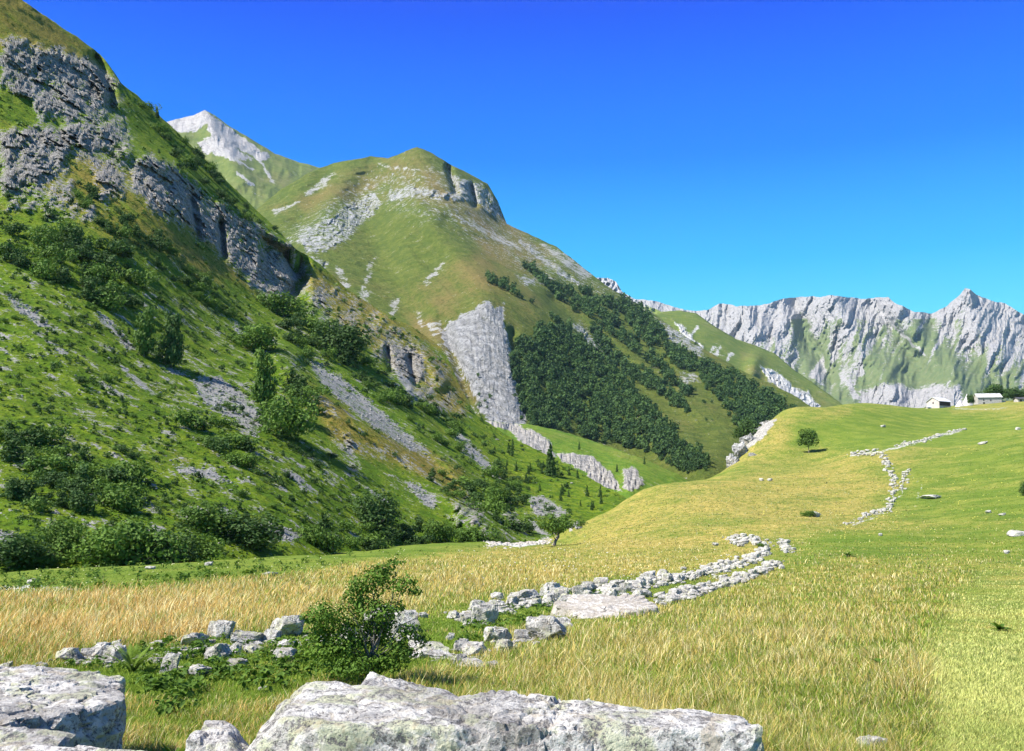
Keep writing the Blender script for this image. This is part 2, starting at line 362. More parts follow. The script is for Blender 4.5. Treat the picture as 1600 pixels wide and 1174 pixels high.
def warp(px, py, a=6, s=20):
    return px + a * fbm(P3(px / s, py / s), 4, .6) * 1.6, py + a * fbm(P3(px / s, py / s, 7.7), 4, .6) * 1.6
# ----- left slope
L_CLIFF = [[(200,250),(235,240),(270,258),(330,310),(400,350),(460,388),(474,415),(462,470),(436,478),(405,458),(370,425),(330,385),(285,352),(240,332),(205,300)],
 [(20,110),(60,70),(110,80),(150,95),(188,130),(170,165),(110,195),(60,175),(20,150)], [(0,200),(60,200),(110,190),(170,190),(200,215),(180,240),(120,235),(80,280),(30,300),(0,300)],
 [(590,530),(650,538),(668,565),(674,604),(640,602),(608,580)], [(130,235),(175,245),(200,290),(190,310),(150,285)], [(0,60),(40,60),(60,100),(20,140),(0,140)]]
L_RUB = [[(0,60),(60,70),(150,95),(190,140),(215,240),(330,300),(455,380),(440,470),(330,390),(200,300),(150,340),(90,345),(30,330),(0,330)],
 [(455,440),(500,455),(560,490),(600,510),(585,530),(540,505),(480,480)], [(695,620),(720,625),(745,660),(720,655),(705,640)], [(535,675),(556,680),(562,740),(548,742),(530,700)], [(560,690),(566,700),(562,740)],
 [(706,790),(730,765),(765,800),(770,840),(735,835),(706,820)], [(775,790),(800,785),(830,830),(830,845),(800,830)], [(60,320),(110,300),(160,330),(150,350),(70,350)], [(610,600),(690,600),(700,640),(680,650),(640,630)]]
L_SCREE = [[(298,592),(340,586),(375,610),(412,640),(402,690),(370,660),(320,632)], [(478,560),(500,568),(560,610),(625,665),(665,705),(640,706),(575,662),(505,605)], [(700,668),(725,678),(770,728),(788,750),(768,745),(722,705)],
 [(824,775),(850,774),(888,802),(872,812),(838,808)], [(330,786),(350,790),(375,805),(352,806)], [(405,818),(450,826),(495,842),(440,848),(415,835)], [(438,732),(470,745),(500,775),(470,765)], [(632,752),(652,758),(684,776),(680,797),(660,788)],
 [(-40,828),(20,830),(48,855),(20,872),(-40,880)], [(145,478),(172,500),(215,545),(200,550),(160,505)], [(245,560),(300,590),(270,585)], [(355,498),(378,515),(395,540),(375,530)], [(270,725),(330,735),(375,760),(330,750),(280,740)], [(0,445),(50,480),(90,520),(60,510),(20,480)], [(180,560),(250,620),(235,620),(190,580)], [(430,700),(480,730),(470,735)], [(600,560),(640,590),(660,640),(640,620)],[(840,680),(860,690),(850,700)],
 [(540,765),(600,800),(575,795)], [(820,800),(870,845),(850,848),(830,825)]]
def l_masks(px, py, P):
    wx, wy = warp(px, py, 7, 22)
    rock = 0.44 * np.max([poly(wx, wy, q, 10) for q in L_RUB], 0); rock = np.maximum(rock, 0.70 * np.max([poly(wx, wy, q, 10) for q in L_CLIFF], 0))
    rock = rock - 0.55 * poly(wx, wy, [(-40,140),(40,150),(60,190),(20,200),(-40,190)], 6) - 0.5 * poly(wx, wy, [(110,250),(140,270),(160,330),(120,310)], 6)
    rock = rock - 0.3 * poly(wx, wy, [(-40,-30),(60,-20),(100,60),(60,60),(0,50),(-40,60)], 6)
    rock = np.maximum(rock, .36 * poly(wx, wy, [(455,400),(520,440),(620,500),(690,550),(740,640),(700,650),(620,600),(560,540),(470,500)], 12)) + 0.06
    rock = rock + 0.24 * fbm(P3((px * .8 + py * .6) / 16, (-px * .6 + py * .8) / 40, 8), 4) * (rock > .25) * 2
    u = (px * 0.8 + py * 0.6); v = (-px * 0.6 + py * 0.8)
    st = fbm(P3(u / 90, v / 9, 2), 4)
    scree = 0.68 * np.max([poly(*warp(px, py, 3, 10), q, 4) for q in L_SCREE], 0)
    scree = np.maximum(scree, (0.22 + 0.55 * st) * poly(px, py, [(-100,400),(250,400),(520,520),(760,740),(880,860),(-100,860)], 30))
    dry = 0.22 + 0.35 * st + 0.5 * poly(wx, wy, [(445,585),(480,590),(560,655),(650,700),(720,735),(740,800),(700,790),(690,760),(620,730),(540,700),(500,660),(460,610)], 12)
    dry = dry + 0.5 * poly(wx, wy, [(-40,-60),(90,20),(190,130),(110,100),(-40,70)], 15) + 0.45 * poly(wx, wy, [(450,400),(520,420),(600,480),(680,530),(740,620),(720,660),(640,620),(560,520),(480,460)], 12)
    dry = dry + 0.4 * poly(wx, wy, [(130,230),(300,300),(400,460),(120,360),(60,280)], 12) - 0.2 * poly(wx, wy, [(-40,780),(700,780),(900,860),(-40,900)], 20)
    return {'rock': np.clip(rock, 0, 1), 'scree': np.clip(scree, 0, 1), 'dry': np.clip(dry, 0, 1)}
def l_relief(px, py, P, m):
    u = (px * 0.8 + py * 0.6); v = (-px * 0.6 + py * 0.8)
    h = 0.015 * fbm(P3(u / 220, v / 40), 4)
    r = np.clip((m['rock'] - 0.3) / 0.5, 0, 1)
    qa = (P[..., 0] - P[..., 2]) * .7; qb = (P[..., 0] + P[..., 2]) * .7
    Q = np.stack([qa * .55 + .25 * P[..., 1], P[..., 1] * .75, qb * 1.25], -1) + 2.5 * fbm(P / 18, 3)[..., None]
    h = h + r * (0.020 * facet_at(Q / 30 + .2 * fbm(P / 12)[..., None], r) + 0.013 * facet_at(Q / 9 + .45 * fbm(P / 5, 3)[..., None], r, 8) + 0.004 * facet_at(P / 3.4 + .6 * fbm(P / 3, 2)[..., None], r, 5) - 0.008 * ridged(Q / 22, 5, .62) - 0.006 * ridged(P3(u / 8, v / 20, 3), 3, .6))
    h = h - 0.0035 * ridged(P / 5, 3) * (1 - r)
    for ln, wd, a in (([(440,560),(530,640),(640,700),(700,745),(770,840)], 26, -0.07), ([(480,570),(560,625),(650,700),(740,790)], 14, 0.05),
                      ([(200,240),(280,262),(400,350),(460,392)], 14, -0.03), ([(452,400),(470,440),(440,480)], 10, 0.05), ([(300,310),(310,370)], 6, .03), ([(345,350),(350,400)], 5, .03),
                      ([(600,500),(650,530),(690,600)], 12, -0.02), ([(605,545),(612,580)], 5, .03), ([(640,560),(650,600)], 5, .03), ([(150,90),(170,130),(175,165)], 7, .03),
                      ([(0,480),(250,640),(460,800)], 40, -0.015), ([(740,700),(850,740),(960,775)], 20, -0.02)):
        h = h + a * line(px, py, ln, wd)
    h = h + 0.025 * sstep(px * 0.75 - py + 130, -10, 12) * poly(px, py, [(410,370),(480,400),(480,500),(410,480)], 8)
    return h
M_L = terrain_mat('slope_left', 0.22, (0.085, 0.160, 0.009), (0.160, 0.225, 0.013), (0.26, 0.205, 0.040), (0.105, 0.097, 0.087), (0.265, 0.25, 0.228), (0.44, 0.42, 0.39), (0.36, 0.35, 0.335), 0.8, 0.62, 0.85)
lay_L = Layer('mountainside', -500, 985, 2.2, 420,
 [(-500,-420),(0,-60),(35,0),(100,45),(145,75),(165,95),(190,130),(215,150),(262,192),(330,258),(400,328),(430,355),(462,388),(500,412),(540,450),(600,488),(650,515),(688,542),(700,560),(722,610),(745,650),(800,685),(870,718),(940,757),(985,782)],
 [(-500,940),(0,925),(400,905),(620,880),(985,870)],
 [(-500,920,75),(0,900,75),(200,885,82),(450,862,105),(640,857,135),(770,848,155),(870,838,172),(960,790,215),(0,600,128),(-500,600,125),(250,620,150),(430,660,160),(560,700,175),(700,790,168),(0,350,200),(-500,200,230),(130,380,205),
  (0,0,300),(-500,-400,360),(100,45,325),(190,130,330),(262,192,345),(330,258,350),(400,328,350),(462,388,340),(250,300,265),(420,450,290),(330,470,235),(540,450,350),(600,488,355),(650,560,320),(690,545,350),(745,650,300),(560,560,270),(800,690,290),(870,720,275),(940,757,250),(800,780,205),(640,640,245)],
 1.6, l_relief, l_masks, M_L, 'steep rocky grass slope on the left dotted with shrubs')
# ----- low green foothill with bare scars
def f_masks(px, py, P):
    wx, wy = warp(px, py, 5, 14)
    rock = 0.95 * np.max([poly(wx, wy, q, 3) for q in ([(795,672),(812,668),(850,680),(870,712),(850,712),(815,690)], [(868,705),(900,710),(930,715),(955,738),(972,768),(945,765),(910,735),(880,722)], [(972,735),(990,728),(1008,758),(995,768),(975,765)], [(740,655),(800,660),(830,672),(800,676)])], 0)
    return {'rock': rock, 'scree': 0 * px, 'dry': 0.12 + 0.3 * fbm(P3(px / 60, py / 15), 3) + 0.3 * poly(wx, wy, [(740,655),(830,662),(930,690),(1060,738),(1060,750),(920,700),(820,675),(740,668)], 6)}
def f_rel(px, py, P, m):
    return -0.016 * m['rock'] * ridged(P3(px / 8, py / 22), 4) - 0.01 * ridged(P3(px / 70, py / 50), 3) + 0.04 * line(px, py, [(800,672),(870,715),(960,765)], 14)
M_F = terrain_mat('foothill', 0.35, (0.10, 0.19, 0.018), (0.155, 0.23, 0.025), (0.23, 0.21, 0.05), (0.20, 0.19, 0.17), (0.36, 0.34, 0.31), (0.50, 0.48, 0.45), (0.4, 0.39, 0.38), 0.7, 0.5, 0.3)
lay_F = Layer('foothill', 690, 1100, 2, 90, [(690,652),(740,656),(830,664),(870,672),(930,690),(1000,715),(1062,742),(1100,770)], [(690,860),(1100,860)],
 [(740,656,470),(830,664,480),(930,690,480),(1062,742,440),(1000,765,360),(900,740,360),(820,700,380),(800,860,300),(1100,860,330),(690,860,330)], 1.0, f_rel, f_masks, M_F, 'low green foothill with pale eroded scars')
# ----- middle mountain
M_CL = [[(688,522),(700,505),(722,492),(738,484),(760,468),(775,480),(787,474),(790,520),(798,545),(800,585),(812,620),(822,640),(820,668),(775,664),(750,648),(742,625),(728,590),(712,560),(695,545)], [(700,632),(735,628),(750,650),(720,655)],
 [(455,372),(480,350),(520,335),(545,312),(585,300),(600,308),(598,325),(575,345),(550,372),(520,392),(490,398),(470,390)], [(600,297),(640,288),(700,296),(760,308),(740,318),(660,312),(610,318)],
 [(695,262),(715,275),(750,285),(775,305),(795,355),(780,345),(745,322),(705,300)], [(803,362),(830,378),(870,412),(915,445),(912,456),(880,440),(840,410),(810,385)],
 [(885,498),(910,505),(945,545),(955,565),(925,545),(895,515)], [(1005,488),(1050,505),(1100,545),(1105,565),(1060,545),(1020,512)], [(1055,580),(1090,585),(1098,600),(1070,605)], [(455,390),(500,400),(515,410),(505,425),(470,410)], [(800,430),(850,430),(860,445),(815,448)], [(1240,600),(1290,615),(1275,632),(1245,620)],[(940,450),(1000,480),(1015,492),(970,472)]]
M_SC = [[(518,410),(535,420),(548,450),(538,455),(525,430)], [(588,398),(592,402),(575,425),(570,420)], [(580,420),(586,424),(562,468),(556,462)], [(560,452),(580,455),(572,478),(560,470)], [(608,468),(628,464),(620,490),(610,496)], [(652,488),(660,486),(662,512),(650,508)], [(664,505),(692,500),(690,520),(675,525)],
 [(478,300),(505,275),(522,270),(510,290),(475,312)], [(425,330),(470,312),(460,322),(430,338)], [(590,255),(640,262),(700,270),(640,268),(590,262)], [(660,440),(700,400),(690,420),(665,450)],[(700,330),(790,370),(830,400),(790,385),(720,345)], [(840,375),(890,400),(930,430),(915,440),(860,400)],[(965,460),(990,470),(1040,500),(1000,485)]]
def m_masks(px, py, P):
    wx, wy = warp(px, py, 6, 16)
    rock = 0.54 * np.max([poly(wx, wy, q, 6) for q in M_CL], 0) + .34 * poly(wx, wy, M_CL[0], 5)
    wx2, wy2 = warp(px, py, 3, 8)
    scree = 0.58 * np.max([poly(wx2, wy2, q, 3) for q in M_SC], 0)
    sp = poly(px, py, [(690,250),(800,340),(950,440),(1000,480),(940,470),(840,450),(700,360),(600,330),(440,400),(440,360),(560,270)], 15) * 0.25
    rock = np.maximum(rock, sp + 0.1)
    rock = np.maximum(rock, 0.42 * poly(px, py, [(640,540),(700,530),(740,600),(730,650),(660,620)], 8))
    dry = 0.25 + 0.35 * poly(wx, wy, [(430,330),(640,232),(800,340),(900,430),(820,430),(700,330),(600,300),(480,340)], 20) + 0.25 * fbm(P3((px + py) / 110, (px - py) / 25), 4)
    dry = dry + 0.3 * poly(wx, wy, [(620,480),(760,380),(840,470),(830,500),(760,470),(690,500)], 20) + 0.3 * poly(px, py, [(640,490),(700,510),(760,640),(640,600)], 10)
    W = poly(px, py, M_CL[0], 10); fo = np.sin((py * 0.75 - px * 0.35 + 20 * fbm(P3(px / 45, py / 45), 4)) / 1.7) * .5 + .5; fo2 = ridged(P3((px * .95 - py * .2) / 6, py / 40, 6), 3)
    return {'rock': np.clip(rock, 0, 1), 'scree': scree, 'dry': np.clip(dry, 0, 1), 'fold': W * np.clip(.55 * fo + .45 * (fo2 * .5 + .3), 0, 1)}
def m_rel(px, py, P, m):
    h = 0.020 * fbm(P / 260, 5) - 0.006 * ridged(P / 60, 4)
    a = (px - 0.55 * py) / 1.0
    h = h - 0.006 * ridged(P3((px * .75 - py * .65) / 26, (px * .65 + py * .75) / 220, 4), 3)
    r = np.clip((m['rock'] - 0.35) / 0.4, 0, 1)
    fold = np.sin((py * 0.75 - px * 0.35 + 16 * fbm(P3(px / 45, py / 45), 3)) / 2.6)
    W = poly(px, py, M_CL[0], 10)
    h = h + r * (1 - .9 * W) * (0.011 * facet_at(P3((px + py * .4) / 13, py / 24), r) + 0.006 * facet_at(P3((px + py * .4) / 4, py / 9, 2), r, 8) - 0.008 * ridged(P3(px / 12, py / 20), 4, .6)) - W * (0.0016 * fold + .0035 * ridged(P3((px * .95 - py * .1) / 7, py / 60, 6), 3))
    for ln, wd, s in (([(650,240),(700,330),(790,430),(860,490),(1000,620),(1100,720)], 45, -0.05), ([(560,300),(600,420),(640,490)], 34, 0.03), ([(650,330),(740,420),(760,470)], 26, -0.03),
                      ([(620,340),(640,420),(690,500)], 20, -.012), ([(700,350),(830,440),(950,560),(1060,680)], 16, 0.02), ([(880,420),(1000,500),(1150,600),(1240,650)], 24, -0.03), ([(870,470),(960,560),(1100,680)], 18, 0.035),
                      ([(510,270),(480,330),(440,380)], 18, 0.02), ([(560,250),(520,320)], 24, -0.02), ([(700,262),(712,300)], 5, .03), ([(735,290),(742,320)], 5, .03), ([(690,500),(740,640)], 9, 0.03), ([(800,520),(822,650)], 8, .02)):
        h = h + s * line(px, py, ln, wd)
    return h
M_M = terrain_mat('slope_middle', 1.0, (0.095, 0.135, 0.022), (0.140, 0.172, 0.030), (0.23, 0.175, 0.060), (0.23, 0.23, 0.225), (0.38, 0.38, 0.38), (0.53, 0.525, 0.52), (0.48, 0.47, 0.44), 1.0, 0.5, 0.45, True)
lay_M = Layer('mountain', 380, 1350, 2, 300,
 [(380,345),(410,320),(440,295),(480,272),(500,262),(530,253),(560,248),(580,244),(606,247),(625,240),(652,230),(672,238),(700,255),(740,275),(762,288),(778,315),(792,350),(830,368),(870,386),(920,425),(960,455),(1010,482),(1045,508),(1100,545),(1160,580),(1210,603),(1240,618),(1270,638),(1300,655),(1350,680)],
 [(380,700),(690,700),(800,720),(1100,800),(1350,800)],
 [(400,330,1500),(500,262,1600),(580,245,1650),(652,231,1650),(762,288,1600),(792,350,1550),(920,425,1450),(1045,508,1300),(1160,580,1100),(1270,640,900),(560,350,1350),(460,400,1150),(640,490,950),(560,560,800),(760,480,900),(700,360,1300),(820,520,880),(820,660,680),(900,600,850),(1000,700,720),(1100,725,640),(1100,640,820),(1180,670,760),(960,500,1200),(700,640,700),(1350,680,800),(1350,800,600),(1100,800,560),(800,720,600),(400,700,700)],
 1.2, m_rel, m_masks, M_M, 'green mountain with grey rock bands and a folded white cliff')
# ----- back peak
def p_masks(px, py, P):
    wx, wy = warp(px, py, 5, 14)
    rock = np.maximum(0.95 * poly(wx, wy, [(240,190),(270,188),(320,172),(345,190),(400,230),(425,245),(405,250),(370,232),(330,225),(300,205),(285,208),(240,205)], 4), 0.9 * poly(wx, wy, [(300,215),(335,205),(370,235),(395,252),(360,245),(320,240)], 4))
    rock = rock * (1 - 0.9 * poly(wx, wy, [(295,212),(325,193),(330,215),(305,222)], 3))
    rock = np.maximum(rock, 0.8 * poly(wx, wy, [(306,222),(325,218),(335,232),(318,236)], 3))
    sc_ = 0.9 * np.max([line(wx, wy, q, 2.5) for q in ([(385,235),(410,255),(425,283)], [(335,235),(370,250)], [(370,270),(395,290)], [(330,225),(370,250),(395,265)])], 0)
    return {'rock': np.clip(rock + .08, 0, 1), 'scree': sc_, 'dry': 0.3 + 0.3 * fbm(P3(px / 30, py / 30), 3)}
def p_rel(px, py, P, m):
    return -0.012 * ridged(P3(px / 30, py / 45), 4) - 0.035 * line(px, py, [(320,174),(340,215),(380,280)], 18) + 0.012 * fbm(P / 150, 4)
M_P = terrain_mat('slope_far', 1.7, (0.11, 0.148, 0.035), (0.145, 0.178, 0.045), (0.22, 0.185, 0.075), (0.29, 0.27, 0.26), (0.38, 0.36, 0.35), (0.47, 0.45, 0.43), (0.46, 0.44, 0.42), 0.5, 0.3, 0.1)
Layer('back_peak', 180, 640, 2, 110, [(180,215),(240,196),(270,188),(300,181),(320,172),(335,180),(360,198),(400,222),(430,240),(470,254),(500,262),(520,268),(640,300)], [(180,420),(640,420)],
 [(270,188,2500),(320,173,2600),(430,240,2550),(500,262,2600),(640,300,2600),(320,300,2000),(420,300,2050),(200,400,1700),(640,420,1900),(180,215,2450)], 1.0, p_rel, p_masks, M_P, 'distant grey scree peak above green slopes')
# ----- green ridge right of the middle mountain
def g_masks(px, py, P):
    wx, wy = warp(px, py, 5, 14)
    rock = 0.85 * np.max([poly(wx, wy, q, 3) for q in ([(1185,570),(1205,575),(1240,600),(1230,615),(1205,600)], [(1215,600),(1262,612),(1285,640),(1240,640)], [(1050,500),(1070,510),(1100,545),(1080,540)])], 0)
    scree = 0.8 * np.max([line(wx, wy, q, 3.0) for q in ([(1145,553),(1132,572)], [(1118,540),(1108,552)], [(1126,545),(1114,560)], [(1088,512),(1075,530)])], 0)
    return {'rock': np.clip(rock, 0, 1), 'scree': scree, 'dry': 0.25 + 0.3 * fbm(P3(px / 40, py / 40), 3) + 0.25 * poly(px, py, [(1160,560),(1330,640),(1200,640)], 15)}
def g_rel(px, py, P, m):
    return 0.03 * fbm(P / 200, 4) - 0.02 * m['rock'] * ridged(P3(px / 8, py / 10), 3) - 0.04 * line(px, py, [(1180,565),(1165,620)], 12)
M_G = terrain_mat('slope_ridge', 1.3, (0.098, 0.145, 0.028), (0.135, 0.170, 0.035), (0.21, 0.175, 0.06), (0.26, 0.26, 0.25), (0.44, 0.44, 0.43), (0.6, 0.6, 0.58), (0.55, 0.54, 0.51), 0.5, 0.4, 0.15)
Layer('grass_ridge', 1000, 1420, 2, 110, [(1000,500),(1035,487),(1062,485),(1088,490),(1120,512),(1150,530),(1180,540),(1210,552),(1240,578),(1280,605),(1320,635),(1420,690)], [(1000,800),(1420,800)],
 [(1040,487,1900),(1100,495,1900),(1180,540,1800),(1240,578,1700),(1320,635,1500),(1100,560,1500),(1200,620,1350),(1100,800,1000),(1420,800,1000),(1420,690,1400)], 0.8, g_rel, g_masks, M_G, 'smooth green ridge sloping down behind the wooded mountain')
# ----- small pale knob and far low ridge
def k_masks(px, py, P): return {'rock': np.clip(0.9 - 0.9 * sstep(py, 462, 500) * (px > 0), 0, 1), 'scree': 0 * px, 'dry': 0.2 + 0 * px}
def k_rel(px, py, P, m): return -0.02 * ridged(P3(px / 9, py / 14), 4)
M_K = terrain_mat('rock_knob', 2.2, (0.14, 0.19, 0.05), (0.17, 0.22, 0.06), (0.24, 0.22, 0.09), (0.28, 0.28, 0.29), (0.40, 0.40, 0.41), (0.50, 0.50, 0.50), (0.55, 0.54, 0.51), 0.4, 0.3, 0.1)
Layer('rock_knob', 900, 1060, 2, 40, [(900,430),(935,434),(950,434),(962,440),(972,456),(1000,472),(1060,500)], [(900,560),(1060,560)], [(900,430,2300),(972,456,2300),(1060,500,2200),(900,560,2000),(1060,560,2000)], 0.8, k_rel, k_masks, M_K, 'pale rock knob on the skyline behind the green mountain')
# ----- far cliffs
def c_masks(px, py, P):
    yb = np.interp(px, [980,1090,1140,1200,1250,1290,1330,1380,1430,1480,1540,1600,1900], [520,530,560,570,545,545,560,530,520,545,570,590,600])
    wx, wy = warp(px, py, 8, 30)
    st = fbm(P3((wx + 0.35 * (wy - 470)) / 13, wy / 90), 5, .6)
    rock = 0.52 + (yb - wy) / 120 + 1.5 * st
    rock = rock - 0.8 * poly(wx, wy, [(1240,500),(1256,490),(1285,545),(1310,590),(1270,590),(1252,550)], 10) - 0.35 * poly(wx, wy, [(1380,520),(1440,490),(1520,560),(1560,600),(1450,600)], 14)
    rock = np.where(py < np.interp(px, [1000,1600], [480,480]) + 18, np.maximum(rock, .75), rock)
    low = poly(wx, wy, [(1335,640),(1345,612),(1380,600),(1440,605),(1500,598),(1510,640)], 6)
    rock = np.maximum(rock, 0.85 * low) ; rock = np.maximum(rock, 0.9 * poly(wx, wy, [(1272,570),(1290,555),(1288,600),(1262,590)], 4)); rock = np.maximum(rock, .8 * poly(wx, wy, [(1312,580),(1325,585),(1345,625),(1330,630)], 4))
    return {'rock': np.clip(rock, 0, 1), 'scree': 0.75 * line(wx, wy, [(1375,490),(1400,515),(1445,555)], 3), 'dry': 0.15 + 0.3 * fbm(P3(px / 50, py / 40), 3) + 0.2 * poly(px, py, [(1500,560),(1560,600),(1500,600)], 10)}
def c_rel(px, py, P, m):
    wx, wy = warp(px, py, 10, 40)
    h = -0.045 * ridged(P3((wx + 0.25 * (wy - 470)) / 48, wy / 170, 1), 3) - 0.010 * ridged(P3((wx + 0.45 * (wy - 470)) / 15, wy / 80, 5), 4, .6) - 0.004 * ridged(P3(px / 5, py / 9), 3)
    for ln, wd, s in (([(1240,470),(1262,530),(1300,600)], 12, .05), ([(1160,475),(1200,560)], 16, -.03), ([(1300,465),(1340,540),(1400,610)], 22, -.05), ([(1400,478),(1460,560),(1510,620)], 26, -.06), ([(1370,480),(1430,560)], 12, .03), ([(1512,452),(1530,520),(1600,600)], 26, -.05), ([(1512,452),(1470,500)], 12, -.02)):
        h = h + s * line(px, py, ln, wd)
    return h
M_C = terrain_mat('far_cliff', 2.6, (0.105, 0.145, 0.055), (0.135, 0.165, 0.065), (0.20, 0.19, 0.09), (0.235, 0.23, 0.225), (0.31, 0.30, 0.295), (0.385, 0.375, 0.365), (0.39, 0.38, 0.37), 0.3, 0.6, 0.2)
Layer('far_cliffs', 940, 1900, 1.6, 170, [(940,470),(1005,468),(1040,475),(1062,482),(1088,487),(1105,484),(1125,474),(1150,479),(1185,478),(1225,467),(1300,462),(1345,467),(1388,465),(1398,474),(1412,478),(1430,488),(1455,490),(1480,478),(1500,460),(1508,451),(1516,453),(1526,462),(1545,468),(1570,474),(1600,492),(1700,520),(1900,560)], [(940,760),(1900,760)],
 [(1000,468,5000),(1090,487,4700),(1230,465,4600),(1390,465,4500),(1450,490,4400),(1510,452,4600),(1600,490,4400),(1900,560,4300),(1100,560,3900),(1300,560,3900),(1450,580,3500),(1600,600,3500),(1300,640,3000),(1500,640,2800),(1200,760,2400),(1900,760,2200),(940,760,2600)], 2.0, c_rel, c_masks, M_C, 'range of pale grey cliffs across the end of the valley')
# ---------------------------------------------------------------- foliage
rng = np.random.RandomState(11)
def leaf_mat(name, a, b, c=None, tr=0.25):
    m = MT(name); t = m.attr('tone')
    col = m.mix(t, a, b)
    if c: col = m.mix(m.ss(t, .85, 1.0), col, c)
    rnd = m.n('ShaderNodeObjectInfo').outputs['Random']
    col = m.mix(m.math('MULTIPLY', rnd, 0.35), col, tuple(x * 0.55 for x in a))
    return m.done(col, 0.7, None, 0.25, tr)
M_LEAF = leaf_mat('shrub_leaves', (0.062, 0.135, 0.018), (0.175, 0.285, 0.036))
M_LEAFD = leaf_mat('dark_leaves', (0.034, 0.080, 0.018), (0.090, 0.165, 0.030))
M_LEAFF = leaf_mat('forest_leaves', (0.032, 0.080, 0.022), (0.105, 0.190, 0.040))
M_BUSH = leaf_mat('bush_leaves', (0.055, 0.12, 0.014), (0.16, 0.28, 0.026), (0.30, 0.30, 0.05))
M_HERB = leaf_mat('herb_leaves', (0.06, 0.13, 0.014), (0.17, 0.29, 0.03), (0.28, 0.34, 0.04), 0.3)
_b = MT('bark'); M_BARK = _b.done(_b.mix(_b.noise(6, 6), (0.09, 0.075, 0.06), (0.30, 0.27, 0.23)), 0.9, _b.bump(_b.noise(12, 5), .8, .05))
def leaf_cloud(rs, blobs, n, ls, up=0.35, core=2.4, round_=1.0):
    B = np.array(blobs, float); vol = (B[:, 3] * B[:, 4] * B[:, 5]) ** 0.75; k = rs.choice(len(B), n, p=vol / vol.sum())
    d = rs.normal(size=(n, 3)); d /= np.linalg.norm(d, axis=1)[:, None]
    r = rs.rand(n) ** (1 / core)
    b = B[k]; C = b[:, :3] + d * b[:, 3:6] * r[:, None]
    C = C + 0.25 * b[:, 3:6].mean(1)[:, None] * (np.stack([fbm(C * 3.1 / B[:, 3].mean() * .3 + 9 * i, 2) for i in range(3)], -1))
    nn = d * round_ + rs.normal(size=(n, 3)) * 0.55 + np.array([0, 0, up]); nn /= np.linalg.norm(nn, axis=1)[:, None]
    t = np.cross(nn, rs.normal(size=(n, 3))); t /= np.linalg.norm(t, axis=1)[:, None]; bt = np.cross(nn, t)
    s = ls * (0.55 + 0.9 * rs.rand(n))[:, None]
    V = np.stack([C - t * s * .5, C - bt * s * .36 + nn * s * .1, C + t * s * .6, C + bt * s * .36 + nn * s * .1], 1).reshape(-1, 3)
    F = np.arange(4 * n).reshape(-1, 4)
    cl = rs.rand(len(B))[k]
    tone = np.clip(0.5 * rs.rand(n) + 0.35 * cl + 0.2 * (fbm(C * 2.5 / B[:, 3].mean() * .4) + .3), 0, 1)
    return V, F, np.repeat(tone, 4)
def tubes(segs, nside=6):
    """tapered limbs: (p0, r0, p1, r1)"""
    V = []; F = []
    for p0, r0, p1, r1 in segs:
        p0 = np.array(p0, float); p1 = np.array(p1, float); a = p1 - p0; a /= np.linalg.norm(a) + 1e-9
        u = np.cross(a, [0.3, 0.9, 0.2]); u /= np.linalg.norm(u); v = np.cross(a, u); n0 = len(V)
        for p, r in ((p0, r0), (p1, r1)):
            for i in range(nside):
                th = 2 * math.pi * i / nside; V.append(p + r * (math.cos(th) * u + math.sin(th) * v))
        for i in range(nside): j = (i + 1) % nside; F.append((n0 + i, n0 + j, n0 + nside + j, n0 + nside + i))
    return np.array(V), np.array(F)
def limb_tree(rs, h, r, n, spread, z0=0.25, lean=0.0, kink=0.08):
    segs = []; p = np.zeros(3); steps = 6
    pts = [p]
    for i in range(steps):
        p = p + np.array([lean / steps + rs.normal() * kink * h * .3, rs.normal() * kink * h * .3, h / steps]); pts.append(p)
    for i in range(steps): segs.append((pts[i], r * (1 - i / steps * .85), pts[i + 1], r * (1 - (i + 1) / steps * .85)))
    for k in range(n):
        f = z0 + (0.9 - z0) * rs.rand(); i = int(f * steps); q = pts[i] + (pts[i + 1] - pts[i]) * (f * steps - i)
        th = rs.rand() * 6.28; L = spread * (0.6 + .5 * rs.rand()) * (1.1 - f * .6); rr = r * (1 - f * .8) * .55
        for m_ in range(3):
            q2 = q + np.array([math.cos(th), math.sin(th), 0.35 + .4 * rs.rand()]) * L / 3; segs.append((q, rr, q2, rr * .6)); q = q2; rr *= .6; th += rs.normal() * .4
    return tubes(segs, 5)
def crown_blobs(rs, kindc):
    if kindc == 'shrub':
        return [(rs.normal() * .22, rs.normal() * .22, 0.25 + rs.rand() * .38, .26 + rs.rand() * .12, .26 + rs.rand() * .12, .22 + rs.rand() * .12) for _ in range(9)] + [(0, 0, .3, .42, .42, .3)]
    if kindc == 'low':
        return [(rs.normal() * .4, rs.normal() * .3, 0.2 + rs.rand() * .3, .28 + rs.rand() * .15, .26 + rs.rand() * .12, .2 + rs.rand() * .12) for _ in range(10)]
    if kindc == 'tall':
        out = []
        for i in range(13):
            z = 0.18 + .72 * i / 12; w_ = .27 * math.sin(math.pi * min(1, (z + .12) / 1.15)) ** .7
            out.append((rs.normal() * .08, rs.normal() * .08, z, w_ * (.8 + .4 * rs.rand()), w_ * (.8 + .4 * rs.rand()), .10))
        for i in range(7): out.append((rs.normal() * .2, rs.normal() * .2, .12 + .3 * rs.rand(), .22, .22, .12))
        return out
    if kindc == 'round':
        return [(rs.normal() * .17, rs.normal() * .17, 0.34 + rs.rand() * .42, .20 + rs.rand() * .1, .20 + rs.rand() * .1, .13 + rs.rand() * .08) for _ in range(15)] + [(0, 0, .52, .34, .34, .28)]
    if kindc == 'conifer':
        out = []
        for i in range(11):
            z = 0.1 + .86 * i / 10; w_ = .30 * (1 - z) ** .85 + .02
            out.append((rs.normal() * .02, rs.normal() * .02, z, w_, w_, .055))
        return out
